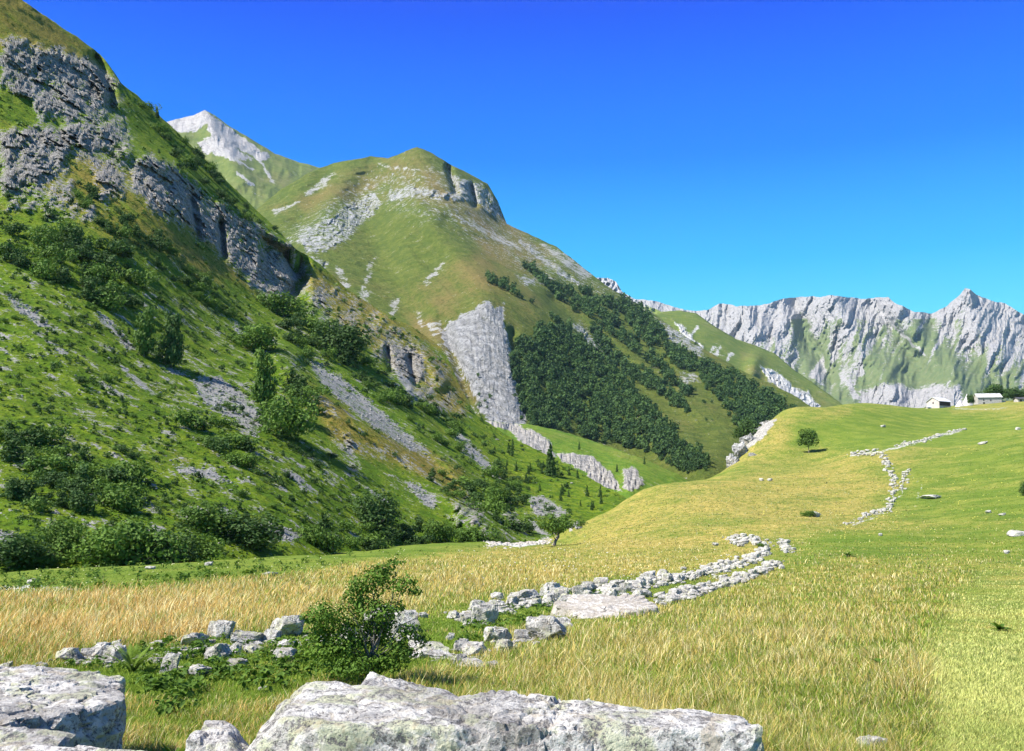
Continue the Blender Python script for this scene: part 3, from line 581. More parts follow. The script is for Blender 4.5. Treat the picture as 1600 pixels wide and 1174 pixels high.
def crown_mesh(name, kc, n, ls, seed, mat):
    rs = np.random.RandomState(seed); V, F, t = leaf_cloud(rs, crown_blobs(rs, kc), n, ls, core=2.8 if kc != 'conifer' else 1.6)
    me = mesh_from(name, V, F, False, {'tone': t}); me.materials.append(mat); return me
SHR = [crown_mesh('shrub', ('shrub', 'tall', 'shrub', 'tall', 'low', 'round', 'shrub', 'shrub')[i], 700, .10, 100 + i, M_LEAFD if i % 2 == 1 else M_LEAF) for i in range(8)]
BIGC = [crown_mesh('foliage', k_, 2600, .065, 200 + i, mt_) for i, (k_, mt_) in enumerate((('shrub', M_LEAF), ('shrub', M_LEAFD), ('low', M_LEAF), ('tall', M_LEAFD), ('tall', M_LEAF), ('round', M_LEAF), ('round', M_LEAFD), ('conifer', M_LEAFD)))]
CON = [crown_mesh('conifer', 'conifer', 420, .10, 300 + i, M_LEAFD) for i in range(3)]
def trunk_mesh(seed, h, r, n, sp, z0=.25, lean=0, kink=.08, nm='trunk'):
    V, F = limb_tree(np.random.RandomState(seed), h, r, n, sp, z0, lean, kink); me = mesh_from(nm, V, F, True); me.materials.append(M_BARK); return me
TRK = [trunk_mesh(400 + i, .8, .022, 10, .3) for i in range(3)]
STM = trunk_mesh(410, .55, .02, 12, .4, .05, 0, .2, 'stems')
def tree_big(name, ci, P, h, wd, label, cat, group=None, tall=None, rz=None):
    rz = rng.rand() * 6.28 if rz is None else rz
    r = empty(name, P, rz, (wd, wd, h)); tag(r, label, cat, group)
    f = ob('foliage' if name == 'shrub' else 'crown', BIGC[ci], None, r)
    s_ = ob('stems' if name == 'shrub' else 'trunk', STM if name == 'shrub' else TRK[ci % 3], None, r)
    return r
def mpx(P): return P[1] / FOC * 1.0
# hand placed trees and bushes of the left slope: px, base row, height px, width px, crown, name, label
BIG = [(226,562,82,46,4,'broadleaf_tree','tall dark green tree on the left slope, left of a touching pair','tree'),
 (268,578,92,50,3,'broadleaf_tree','tall dark tree with long shadow, right of a touching pair on the slope','tree'),
 (412,640,92,50,4,'broadleaf_tree','tallest leafy tree beside the grey scree patch in mid slope','tree'),
 (436,684,74,72,0,'broadleaf_tree','round bright green tree just below the tallest leafy tree by the scree','tree'),
 (405,552,46,66,0,'shrub','pale green bush directly above the tallest leafy tree','shrub'),
 (592,832,66,66,1,'shrub','big dark bush low in the middle of the slope','shrub'),
 (740,857,34,50,0,'shrub','round bush at the left end of the white river gravel','shrub'),
 (160,884,66,84,0,'shrub','leftmost bush of the large clump at the foot of the slope','shrub'),
 (205,890,84,90,0,'shrub','tallest bush in the large clump at the foot of the slope','shrub'),
 (252,888,66,84,1,'shrub','third bush from the left in the large clump at the slope foot','shrub'),
 (292,884,54,66,0,'shrub','rightmost bush of the large clump at the foot of the slope','shrub'),
 (328,838,52,70,0,'shrub','rounded bush upper left of a touching pair above the slope foot','shrub'),
 (388,855,54,84,1,'shrub','wide bush lower right of a touching pair above the slope foot','shrub'),
 (70,888,44,74,2,'shrub','low pale bush right of the darkest bush at the left edge','shrub'),
 (15,892,60,84,1,'shrub','dark bush at the left edge where the meadow begins','shrub'),
 (88,868,60,56,0,'shrub','bush behind the low pale bush near the left edge','shrub'),
 (512,866,56,44,2,'shrub','light loose shrub standing alone at the slope foot','shrub'),
 (443,498,44,66,0,'shrub','bush on the grass just under the lowest tip of the grey cliff','shrub'),
 (530,562,62,80,1,'shrub','broad dark bush on the spur below the cliff','shrub'),
 (690,850,44,40,2,'shrub','loose bush at the end of the slope near the gravel','shrub'),
 (245,188,18,14,7,'conifer_tree','dark conifer poking above the skyline of the left slope','tree'),
 (860,748,50,32,7,'conifer_tree','darkest tall conifer on the lower spur above the gully','tree')]
for px_, py_, hp, wp, ci, nm, lb, ct in BIG:
    P = lay_L.hit(px_, py_ - 4); m_ = P[1] / FOC
    tree_big(nm, ci, Vector(P) - Vector((0, 0, .06 * hp * m_)), hp * m_ * 1.08, wp * m_ * 1.12, lb, ct)
CL = [([(0,350),(60,360),(120,350),(190,370),(216,420),(210,485),(170,480),(120,445),(60,430),(0,410)], 34, (26,42), 'dense dark grove under the upper cliffs at left'),
 ([(225,165),(300,228),(360,288),(405,340),(380,342),(330,300),(280,252),(240,212)], 26, (11,20), 'row along the skyline of the left slope'),
 ([(100,268),(150,300),(210,348),(290,398),(345,462),(380,482),(350,500),(280,440),(200,382),(130,332)], 30, (14,26), 'diagonal band below the grey cliff wall'),
 ([(440,480),(480,505),(560,525),(585,575),(540,575),(480,560),(430,520)], 20, (20,32), 'thicket on the spur under the cliff tip'),
 ([(560,585),(640,605),(705,655),(765,705),(830,780),(800,790),(740,722),(660,672),(590,628)], 36, (13,24), 'long line on the right of the scree tongue'),
 ([(440,560),(480,595),(500,640),(470,640),(440,600)], 8, (22,34), 'group just right of the tallest leafy tree'),
 ([(0,650),(80,670),(165,690),(218,745),(200,800),(120,800),(60,795),(0,790)], 32, (28,48), 'thicket low on the slope near the left edge'),
 ([(280,650),(340,655),(400,695),(432,728),(400,738),(330,705)], 10, (24,36), 'clump below the grey scree patch'),
 ([(500,790),(560,790),(640,810),(700,835),(690,862),(560,862),(500,866)], 18, (18,36), 'bushes near the slope foot left of the river gravel'),
 ([(700,735),(780,765),(830,805),(825,835),(760,805)], 14, (18,32), 'gully bushes above the white river gravel'),
 ([(640,705),(720,745),(740,790),(690,770)], 8, (14,22), 'small group on the yellow spur'),
 ([(0,450),(250,500),(600,720),(640,860),(420,840),(160,800),(0,640)], 46, (9,17), 'open grass in the middle of the left slope')]
nshr = 0
for ci, (pg, n, (a, b), where) in enumerate(CL):
    pg = np.array(pg, float); k = 0; pts = []
    while k < n * 60 and len(pts) < n:
        k += 1; q = pg.min(0) + rng.rand(2) * (pg.max(0) - pg.min(0))
        if poly(np.array([q[0]]), np.array([q[1]]), pg, 1)[0] > .5 and all((q[0] - e[0]) ** 2 + ((q[1] - e[1]) * 1.2) ** 2 > (a * .42) ** 2 for e in pts): pts.append(q)
    for q in pts:
        s_ = a + (b - a) * rng.rand() ** 1.5; P = lay_L.hit(q[0], q[1] + s_ * .3); m_ = P[1] / FOC; nshr += 1
        o = bpy.data.objects.new('shrub', SHR[rng.randint(8)]); COL.objects.link(o)
        o.location = Vector(P) - Vector((0, 0, .12 * s_ * m_)); o.rotation_euler = (0, 0, rng.rand() * 6.28); o.scale = (s_ * m_ * 1.15, s_ * m_ * 1.15, s_ * m_ * (.85 + .4 * rng.rand()))
        tag(o, ('larger' if s_ > (a + b) / 2 else 'smaller') + ' green shrub in the ' + where, 'shrub', 'shrubs in the ' + where)
for pg, n, (a, b), where, lay in (([(790,690),(862,722),(950,768),(930,798),(850,775),(790,735)], 26, (9,18), 'lower spur above the gully', lay_L),):
    pg = np.array(pg, float); k = 0
    while k < n:
        q = pg.min(0) + rng.rand(2) * (pg.max(0) - pg.min(0))
        if poly(np.array([q[0]]), np.array([q[1]]), pg, 1)[0] < .5: continue
        k += 1; s_ = a + (b - a) * rng.rand(); P = lay.hit(q[0], q[1] + s_ * .3); m_ = P[1] / FOC
        o = bpy.data.objects.new('conifer_tree', CON[rng.randint(3)]); COL.objects.link(o); o.location = Vector(P) - Vector((0, 0, .08 * s_ * m_)); o.rotation_euler = (0, 0, rng.rand() * 6.28)
        o.scale = (s_ * m_ * .8, s_ * m_ * .8, s_ * m_ * 1.15); tag(o, 'small dark conifer scattered on the ' + where, 'tree', 'small conifers on the ' + where)
for q in ((964,738),(1007,726),(905,703),(1232,668)):
    P = lay_F.hit(q[0], q[1]) if q[0] < 1100 else lay_M.hit(*q); m_ = P[1] / FOC
    o = bpy.data.objects.new('conifer_tree', CON[0]); COL.objects.link(o); o.location = P; o.scale = (9 * m_, 9 * m_, 14 * m_)
    tag(o, {964: 'lone conifer beside the pale scar on the low green foothill', 1007: 'tiny conifer on the crest of the low foothill', 905: 'tiny conifer above the pale scars of the foothill', 1232: 'small conifer where the far wood meets the pasture hill'}[q[0]], 'tree')
# ----- the far wood: a mass of crowns nobody could count
def scatter(protos, P, H, W, rs, tone_j=0.3):
    Vs = []; Fs = []; Ts = []; base = 0; k = rs.randint(len(protos), size=len(P))
    for j, (V, F, t) in enumerate(protos):
        I = np.where(k == j)[0]
        if not len(I): continue
        th = rs.rand(len(I)) * 6.28; c, s_ = np.cos(th)[:, None], np.sin(th)[:, None]
        x = (V[None, :, 0] * c - V[None, :, 1] * s_) * W[I][:, None] + P[I][:, 0:1]
        y = (V[None, :, 0] * s_ + V[None, :, 1] * c) * W[I][:, None] + P[I][:, 1:2]
        z = V[None, :, 2] * H[I][:, None] + P[I][:, 2:3]
        Vs.append(np.stack([x, y, z], -1).reshape(-1, 3))
        Fs.append((F[None] + (np.arange(len(I)) * len(V))[:, None, None] + base).reshape(-1, F.shape[1])); base += len(I) * len(V)
        Ts.append(np.clip(t[None] + (rs.rand(len(I)) - .5)[:, None] * tone_j * 2, 0, 1).ravel())
    return np.concatenate(Vs), np.concatenate(Fs), np.concatenate(Ts)
def fill(pgs, n, gaps=(), seed=1, s=(9, 14), thr=-0.25):
    rs = np.random.RandomState(seed); out = []
    for pg in pgs:
        pg = np.array(pg, float); mn, mx = pg.min(0), pg.max(0)
        q = mn + rs.rand(int(n * (mx - mn).prod() / 1000), 2) * (mx - mn)
        wx, wy = warp(q[:, 0], q[:, 1], 6, 18)
        ok = (poly(wx, wy, pg, 3) > .5) & (fbm(P3(q[:, 0] / 22, q[:, 1] / 22, 5), 3) > thr)
        for g in gaps: ok &= poly(wx, wy, g, 2) < .5
        out.append(q[ok])
    return np.concatenate(out), rs
def _z(pts): return [(750 + a / 2.936, 400 + b / 2.936) for a, b in pts]
FOR = [_z([(250,322),(300,312),(370,332),(330,282),(180,182),(20,100),(30,85),(90,95),(140,130),(200,190),(290,258),(380,298),(440,368),(500,402),(560,452),(620,502),(700,592),(760,662),(820,722),(870,772),(940,852),(1040,922),(1052,955),(1000,975),(940,992),(870,952),(790,902),(700,872),(640,852),(560,852),(430,805),(225,778),(192,700),(172,602),(142,562),(140,442),(182,382),(240,382)]),
 _z([(185,28),(250,52),(330,115),(430,165),(530,210),(620,280),(690,345),(720,400),(760,440),(830,480),(900,560),(960,610),(992,662),(930,625),(860,565),(780,495),(700,436),(640,388),(560,328),(470,268),(380,208),(300,140),(240,74)]),
 _z([(508,318),(560,356),(600,430),(660,468),(740,498),(800,558),(880,600),(940,680),(968,724),(900,684),(830,645),(760,595),(700,564),(640,505),(590,455),(525,380)]),
 _z([(640,188),(700,208),(760,258),(840,328),(850,378),(930,428),(1010,468),(1100,508),(1200,558),(1280,588),(1340,638),(1440,698),(1452,730),(1400,762),(1320,752),(1250,792),(1190,792),(1160,752),(1130,692),(1060,622),(1000,572),(940,522),(880,484),(820,436),(760,404),(700,338),(660,284)]),
 _z([(430,140),(480,150),(560,190),(700,230),(770,270),(700,270),(600,230),(500,190)])]
GAP = [_z(g) for g in ([(388,425),(415,425),(442,560),(412,555)], [(262,572),(300,572),(308,640),(280,645)], [(445,640),(500,650),(520,720),(480,700)], [(532,772),(560,775),(575,840),(540,835)], [(770,890),(800,885),(830,930),(790,925)], [(905,525),(1010,530),(1015,600),(950,600)], [(780,405),(850,425),(840,455),(790,430)], [(420,760),(450,770),(450,810),(425,800)])]
qa_, rs = fill(FOR[:1], 62, GAP, 3, thr=-.5); qb_, rs = fill(FOR[1:], 60, GAP, 4, thr=-.34); q = np.concatenate([qa_, qb_])
fp = [leaf_cloud(np.random.RandomState(500 + i), [(0, 0, .55, .40, .40, .38), (.15, .1, .75, .26, .26, .22), (-.18, .05, .4, .28, .28, .25), (.05, -.2, .5, .3, .3, .25)], 72, .25, up=.5, core=5) for i in range(7)]
P = lay_M.hit(q[:, 0], q[:, 1] + 4); m_ = P[:, 1] / FOC; sz = (7 + 9 * rs.rand(len(q)) ** 1.5) * m_; P[:, 2] -= .1 * sz
V, F, t = scatter(fp, P, sz * (1 + .35 * rs.rand(len(q))), sz * (.8 + .3 * rs.rand(len(q))), rs, .45)
me = mesh_from('distant_wood', V, F, False, {'tone': t}); kind(ob('distant_wood', me, M_LEAFF), 'stuff', 'dense dark green wood covering the flank of the middle mountain', 'wood')
nfor = len(q)
# scattered scrub around the wood and on the far slopes
sc_pg = [[(1080,570),(1120,600),(1160,660),(1100,660),(1060,620)], [(1060,690),(1110,700),(1100,740),(1060,730)], [(900,440),(1010,480),(1100,545),(1050,530),(950,480)], [(700,640),(760,560),(800,600),(820,660),(740,650)]]
q2, rs = fill(sc_pg, 3, (), 4, thr=-.1)
P = lay_M.hit(q2[:, 0], q2[:, 1] + 3); m_ = P[:, 1] / FOC; sz = (4 + 5 * rs.rand(len(q2))) * m_
V, F, t = scatter(fp, P, sz, sz, rs); me = mesh_from('scattered_scrub', V, F, False, {'tone': t}); kind(ob('scattered_scrub', me, M_LEAFF), 'stuff', 'thin scrub at the borders of the far wood', 'scrub')
# low undergrowth and tussocks all over the left slope
rs = np.random.RandomState(21)
n = 15000; q = np.stack([rs.rand(n) * 1000 - 20, 150 + rs.rand(n) * 730], -1)
tp = np.interp(q[:, 0], lay_L.x, lay_L.top); u = (q[:, 0] * .8 + q[:, 1] * .6); v = (-q[:, 0] * .6 + q[:, 1] * .8)
dens = 0.30 + 0.9 * fbm(P3(u / 120, v / 26), 4) + 0.25 * poly(q[:, 0], q[:, 1], [(0,420),(420,560),(560,700),(880,860),(0,900)], 40) + .15 * poly(q[:, 0], q[:, 1], [(380,480),(700,600),(900,800),(620,780),(460,600)], 20)
dens = dens - .8 * poly(q[:, 0], q[:, 1], [(470,600),(560,650),(700,740),(680,800),(560,760),(480,660)], 20)
qp = np.zeros(n); 
for pg in L_CLIFF: qp = np.maximum(qp, poly(q[:, 0], q[:, 1], pg, 4))
for pg in L_SCREE: qp = np.maximum(qp, .8 * poly(q[:, 0], q[:, 1], pg, 4))
ok = (q[:, 1] > tp + 2) & (rs.rand(n) < dens * (1 - .85 * qp)); q = q[ok]
P = lay_L.hit(q[:, 0], q[:, 1]); m_ = P[:, 1] / FOC; sz = (2.2 + 7 * rs.rand(len(q)) ** 2.5) * m_
gok = P[:, 2] > ground_z(P[:, 0], P[:, 1]) - .3
P, sz = P[gok], sz[gok]; P[:, 2] -= .12 * sz
up_ = [leaf_cloud(np.random.RandomState(600 + i), [(0, 0, .3, .5, .5, .35), (.3, .1, .25, .4, .3, .25)], 22, .42, up=.6, core=4) for i in range(5)]
V, F, t = scatter(up_, P, sz, sz * 1.25, rs); me = mesh_from('undergrowth', V, F, False, {'tone': t}); kind(ob('undergrowth', me, M_LEAF), 'stuff', 'low scrub and tussocks spread over the left slope', 'scrub')
# small bushes beyond the three hundred largest
rs = np.random.RandomState(23); n = 5600; q = np.stack([rs.rand(n) * 960 - 10, 230 + rs.rand(n) * 640], -1); tp = np.interp(q[:, 0], lay_L.x, lay_L.top)
u = (q[:, 0] * .8 + q[:, 1] * .6); v = (-q[:, 0] * .6 + q[:, 1] * .8)
dens = 0.10 + 2.0 * np.clip(fbm(P3(u / 90, v / 30, 6), 4), 0, 1) + .28 * line(q[:, 0], q[:, 1], [(240,190),(330,270),(400,350)], 18) + .25 * line(q[:, 0], q[:, 1], [(200,370),(350,470),(480,540),(600,590),(700,670),(800,760),(860,830)], 28) + .22 * line(q[:, 0], q[:, 1], [(120,500),(300,650),(440,740),(600,830)], 30) + .15 * line(q[:, 0], q[:, 1], [(0,620),(200,740),(420,830)], 40)
cl_ = np.zeros(n)
for pg in L_CLIFF: cl_ = np.maximum(cl_, poly(q[:, 0], q[:, 1], pg, 4))
bare = poly(q[:, 0], q[:, 1], [(470,600),(560,650),(700,740),(680,790),(560,760),(480,660)], 10)
q = q[(q[:, 1] > tp + 3) & (rs.rand(n) < dens * (1 - .9 * cl_) * (1 - .85 * bare))]
P = lay_L.hit(q[:, 0], q[:, 1]); m_ = P[:, 1] / FOC; sz = (5 + 8 * rs.rand(len(q)) ** 1.6) * m_; gok = P[:, 2] > ground_z(P[:, 0], P[:, 1]) - .3; P, sz = P[gok], sz[gok]; P[:, 2] -= .12 * sz
sb = [leaf_cloud(np.random.RandomState(650 + i), crown_blobs(np.random.RandomState(650 + i), ('shrub', 'tall', 'shrub', 'low', 'round')[i]), 110, .20, up=.5, core=3.5) for i in range(5)]
V, F, t = scatter(sb, P, sz * (.9 + .5 * rs.rand(len(P))), sz, rs, .4); me = mesh_from('small_bushes', V, F, False, {'tone': t}); kind(ob('small_bushes', me, M_LEAFD), 'stuff', 'many small dark bushes scattered over the left slope', 'bushes')
nsb = len(P); print('small bushes', nsb, 'forest', nfor, 'shrubs', nshr)
# ----- single trees on the pasture
def ground_tree(px_, py_, hp, wp, ci, label, Y=None, nm='broadleaf_tree'):
    P = ground_hit(px_, py_)
    if Y: P = at(px_, py_, Y); P = Vector((P[0], P[1], float(ground_z(P[0], P[1]))))
    m_ = P[1] / FOC
    if Y: hp = (float(at(px_, py_ - hp, Y)[2]) - P.z) / m_
    return tree_big(nm, ci, P - Vector((0, 0, .02)), hp * m_, wp * m_, label, 'tree' if nm != 'shrub' else 'shrub')
ground_tree(1264, 709, 42, 33, 5, 'lone round tree standing on the pasture hill')
ground_tree(1168, 688, 42, 40, 6, 'dark tree mass behind the rock outcrop at the hill edge', 352)
ground_tree(1517, 633, 20, 13, 6, 'narrow oval tree between the two farmhouses', 505)
ground_tree(1556, 627, 32, 38, 6, 'largest dark tree behind the long stone farmhouse', 540)
ground_tree(1566, 629, 20, 26, 6, 'lower dark tree at the right end of the long farmhouse', 538)
ground_tree(1584, 629, 28, 28, 6, 'round tree right of the long farmhouse', 515)
ground_tree(1599, 629, 24, 22, 6, 'dark tree cut by the right edge beside the dark roofed hut', 520)
ground_tree(1268, 808, 12, 24, 0, 'small bush beside a white stone on the pasture', None, 'shrub')
ground_tree(1601, 775, 26, 20, 1, 'dark bush cut by the right edge of the picture', None, 'shrub')
ground_tree(1190, 857, 10, 14, 0, 'tiny bush at the bend of the far stone row', None, 'shrub')
# the gnarled tree beside the river gravel
P = ground_hit(866, 853); m_ = P[1] / FOC; H_ = 52 * m_
r = empty('gnarled_tree', P, .4); tag(r, 'gnarled old tree with forked pale trunk beside the white river gravel', 'tree')
V, F = limb_tree(np.random.RandomState(5), H_ * .8, H_ * .055, 12, H_ * .45, .2, H_ * .1, .14); ob('trunk', mesh_from('trunk', V, F, True), M_BARK, r)
rs = np.random.RandomState(9); bl = [(rs.normal() * .34 * H_, rs.normal() * .28 * H_, H_ * (.42 + .48 * rs.rand()), H_ * .2, H_ * .2, H_ * .13) for _ in range(20)]
V, F, t = leaf_cloud(rs, bl, 2600, H_ * .055); ob('crown', mesh_from('crown', V, F, False, {'tone': t}), M_LEAF, r)
# ----- the bush in the foreground
YB = 9.6; mb = YB / FOC
def bp(px_, py_, dy=0.0):
    p = at(px_, py_, YB); return np.array([p[0], YB + dy, p[2]])
B0 = bp(560, 1062); B0[2] = float(ground_z(B0[0], YB))
r = empty('bush', Vector(B0)); tag(r, 'leafy green bush growing out of the tumbled stone row in the foreground', 'bush')
rs = np.random.RandomState(31); segs = []
tips = [(585,1000,0),(580,960,.05),(560,925,0),(590,905,.1),(620,925,-.05),(640,905,.1),(600,885,0),(540,940,.1),(520,960,-.1),(495,985,0),(500,1020,-.1),(540,1010,-.2),(640,985,0),(665,1000,.1),(660,965,.1),(575,895,.1),(615,960,0),(535,980,.2),(555,960,-.2),(625,880,.05)]
root = bp(578, 1050) - B0
for a, b, c in tips:
    e = bp(a, b, c) - B0; q_ = root + rs.normal(size=3) * .02; n_ = 5; rr = .011
    for i in range(n_):
        f = (i + 1) / n_; nx = root * (1 - f) + e * f + np.array([0, 0, .10 * math.sin(f * 3.14)]) + rs.normal(size=3) * .022
        segs.append((q_, rr, nx, rr * .75)); q_ = nx; rr *= .75
V, F = tubes(segs, 5); ob('branches', mesh_from('branches', V, F, True), M_BARK, r)
bl = []
for a, b, wd, hd in ((590,905,34,24),(565,915,22,18),(605,890,20,14),(560,940,32,22),(600,950,38,20),(632,915,22,14),(515,955,32,22),(500,980,26,26),(540,975,36,24),(505,1010,32,26),(540,1010,40,24),(580,985,30,18),(520,1035,40,18),(560,1035,34,18),(640,985,22,14),(660,1000,16,11),(625,1010,22,14),(640,905,16,10),(590,1030,34,16),(622,878,16,6),(486,960,12,12),(648,925,14,8),(590,1000,26,20),(612,1035,30,16),(575,1045,34,14),(640,1018,20,12),(555,1005,30,20),(600,975,24,16),(530,1045,30,14)):
    p = bp(a, b, rs.normal() * .14) - B0; bl.append((p[0], p[1], p[2], wd * mb, min(wd * mb, .2), hd * mb))
V, F, t = leaf_cloud(rs, bl, 11500, .028, up=.5, core=2.2); ob('foliage', mesh_from('foliage', V, F, False, {'tone': t}), M_BUSH, r)
# ---------------------------------------------------------------- farm buildings
def box(V, F, x0, x1, y0, y1, z0, z1):
    n = len(V); V += [(x0,y0,z0),(x1,y0,z0),(x1,y1,z0),(x0,y1,z0),(x0,y0,z1),(x1,y0,z1),(x1,y1,z1),(x0,y1,z1)]
    F += [tuple(n + i for i in f) for f in ((0,3,2,1),(4,5,6,7),(0,1,5,4),(1,2,6,5),(2,3,7,6),(3,0,4,7))]
def bmesh_boxes(name, boxes, mat, parent):
    V = []; F = []
    for b in boxes: box(V, F, *b)
    return ob(name, mesh_from(name, np.array(V), np.array(F), False), mat, parent)
def simple(name, c1, c2, sc=1.0, rough=.9, bump=.4):
    m = MT(name); return m.done(m.mix(m.ss(m.noise(sc, 6, .7), .4, .6), c1, c2), rough, m.bump(m.noise(sc * 3, 5), bump, .1))
M_STONEW = simple('stone_wall', (0.30, 0.28, 0.25), (0.52, 0.49, 0.45), 2.2); M_PLAST = simple('plaster', (0.50, 0.42, 0.38), (0.60, 0.52, 0.47), .8)
M_ROOF = simple('sheet_roof', (0.60, 0.61, 0.62), (0.72, 0.73, 0.74), .5, .5, .1); M_ROOF2 = simple('slate_roof', (0.42, 0.42, 0.42), (0.62, 0.62, 0.61), .6)
M_WOOD = simple('dark_boards', (0.035, 0.030, 0.028), (0.07, 0.06, 0.05), 3); M_DARK = simple('opening', (0.02, 0.02, 0.02), (0.03, 0.03, 0.03)); M_HUT = simple('dark_roof', (.06, .06, .065), (.10, .10, .11), 1)
def gable_house(name, P, rz, L, W, hw, hr, label, wallm, roofm, front, cat='house'):
    r = empty(name, P, rz); tag(r, label, cat)
    V = [(0,0,-1.5),(L,0,-1.5),(L,W,-1.5),(0,W,-1.5),(0,0,hw),(L,0,hw),(L,W,hw),(0,W,hw),(0,W/2,hr),(L,W/2,hr)]
    q4 = [(0,1,5,4),(2,3,7,6)]; q5 = [(3,0,4,8,7),(1,2,6,9,5)]
    ob('wall', mesh_from('wall', np.array(V), [np.array(q4), np.array(q5)], False), wallm, r)
    o_, th = .45, .16; k = (hr - hw) / (W / 2)
    for s_, nm in ((0, 'roof'), (1, 'roof')):
        y0, y1 = (-o_, W / 2) if s_ == 0 else (W + o_, W / 2); z0 = hw - o_ * k + .02; z1 = hr + .02
        V = [(-o_, y0, z0), (L + o_, y0, z0), (L + o_, y1, z1), (-o_, y1, z1)]; V += [(a, b, c + th) for a, b, c in V]
        ob(nm, mesh_from(nm, np.array(V), np.array([(0,3,2,1),(4,5,6,7),(0,1,5,4),(1,2,6,5),(2,3,7,6),(3,0,4,7)]), False), roofm, r)
    for nm, bs, mt_ in front: bmesh_boxes(nm, bs, mt_, r)
    return r
def gp(px_, Y):
    p = at(px_, 640, Y); return Vector((p[0], p[1], float(ground_z(p[0], p[1]))))
gable_house('farmhouse', gp(1468, 505) + Vector((0, 0, -.1)), R(32), 9.4, 7.2, 3.8, 5.9, 'small farmhouse with bright sheet roof and pink gable wall, left of the others', M_PLAST, M_ROOF,
 [('board_front', [(.3,9.1,-.05,.02,1.5,3.6)], M_WOOD), ('window', [(3.6,4.3,-.07,.02,.1,1.0)], M_DARK), ('door', [(5.2,6.0,-.07,.02,-.5,1.0)], M_DARK), ('window', [(-.06,.02,3.1,3.8,2.5,3.4)], M_DARK)])
gable_house('stone_farmhouse', gp(1529, 515) + Vector((0, 0, -.1)), R(-6), 11.8, 6.5, 3.9, 5.9, 'long stone farmhouse with pale roof and dark eaves in front of big trees', M_STONEW, M_ROOF2,
 [('window', [(2.5,3.1,-.05,.02,2.0,2.7)], M_DARK), ('door', [(2.5,3.3,-.05,.02,0,1.2)], M_DARK), ('window', [(6,6.6,-.05,.02,1.8,2.5)], M_DARK), ('lean_to', [(11.4,14.2,1.2,5.5,-1.2,1.9)], M_STONEW)])
gable_house('hut', gp(1592, 500), R(5), 7, 4, 1.5, 2.4, 'low dark roofed hut at the right edge of the farm', M_STONEW, M_HUT, [('door', [(1,1.8,-.05,.02,0,1.3)], M_DARK)], 'hut')
gable_house('shed', gp(1450, 500), R(20), 2.0, 2.0, .8, 1.3, 'tiny white shed below the pink gabled farmhouse', M_PLAST, M_ROOF, [('door', [(.5,1.1,-.04,.02,-.2,.7)], M_DARK)], 'shed')
# ---------------------------------------------------------------- stones
def stone_mat(name, dark, mid, light, lich, sc=1.0, lk=1.0):
    m = MT(name); rnd = m.n('ShaderNodeObjectInfo').outputs['Random']
    vec = m.n('ShaderNodeVectorMath', {0: m.n('ShaderNodeNewGeometry').outputs['Position'], 1: m.n('ShaderNodeCombineXYZ', {0: m.math('MULTIPLY', rnd, 37.0)}).outputs[0]}, operation='ADD').outputs[0]
    a = m.noise(2.2 * sc, 7, .7, vec, .5); b = m.noise(9 * sc, 7, .72, vec); c = m.noise(38 * sc, 5, .7, vec); e = m.noise(3.3 * sc, 5, .6, m.n('ShaderNodeVectorMath', {0: vec, 1: (9, 4, 2)}, operation='ADD').outputs[0])
    col = m.mix(m.ss(b, .44, .55), mid, light); col = m.mix(m.ss(a, .50, .58), col, mid)
    col = m.mix(m.math('MULTIPLY', m.ss(e, .52, .60), .6 * lk), col, lich)
    col = m.mix(m.math('MULTIPLY', m.ss(m.noise(4.1 * sc, 6, .65, vec, 1.2), .55, .64), .55 * lk), col, (0.42, 0.33, 0.20))
    col = m.mix(m.ss(m.math('ADD', m.math('MULTIPLY', c, .55), m.math('MULTIPLY', b, .45)), .485, .43), col, dark)
    col = m.mix(m.math('MULTIPLY', m.ss(m.noise(1.1 * sc, 4, .6, vec), .47, .60), .35), col, dark)
    col = m.mix(m.math('MULTIPLY', rnd, .25), col, mid)
    h = m.math('ADD', m.math('MULTIPLY', b, 1.4), m.math('MULTIPLY', c, .5))
    return m.done(col, .92, m.bump(h, 1.0, .05 / sc), .15)
M_ST = stone_mat('field_stone', (0.17, 0.16, 0.15), (0.40, 0.385, 0.355), (0.64, 0.615, 0.57), (0.46, 0.48, 0.24), 1.6)
M_BO = stone_mat('boulder_stone', (0.15, 0.14, 0.135), (0.49, 0.465, 0.435), (0.76, 0.73, 0.68), (0.50, 0.53, 0.27), 1.5)
M_WH = stone_mat('pale_slab', (0.26, 0.22, 0.17), (0.48, 0.44, 0.39), (0.66, 0.63, 0.58), (0.60, 0.50, 0.34), 1.2, .5)
M_CRAG = stone_mat('crag_stone', (0.16, 0.16, 0.16), (0.36, 0.355, 0.34), (0.56, 0.55, 0.54), (0.24, 0.25, 0.10), .12)
_ico = {}
def ico(n):
    if n not in _ico:
        bm = bmesh.new(); bmesh.ops.create_icosphere(bm, subdivisions=n, radius=1.0)
        _ico[n] = (np.array([v.co[:] for v in bm.verts]), np.array([[v.index for v in f.verts] for f in bm.faces])); bm.free()
    return _ico[n]
def hull_rock(planes, n, p=26, noise=(), sharp=True, squash=(1, 1, 1)):
    """soft intersection of half spaces n.x<=h round the origin, then broken up"""
    D, F = ico(n); N = np.array([q[:3] for q in planes], float); N /= np.linalg.norm(N, axis=1)[:, None]; H = np.array([q[3] for q in planes], float)
    k = np.maximum(D @ N.T, 0) / H; r = (k ** p).sum(1) ** (-1 / p); V = D * r[:, None] * np.array(squash)
    for sc, am, kd in noise:
        if kd == 'f': q = facet(V / sc)
        elif kd == 'r': q = -ridged(V / sc, 5, .6)
        elif kd == 'c': q = -np.exp(-np.abs(perlin(V / sc + .25 * fbm(V / sc * 3)[:, None])) * 17)
        else: q = fbm(V / sc, 5, .55)
        V = V + D * (am * q)[:, None]
    return V, F
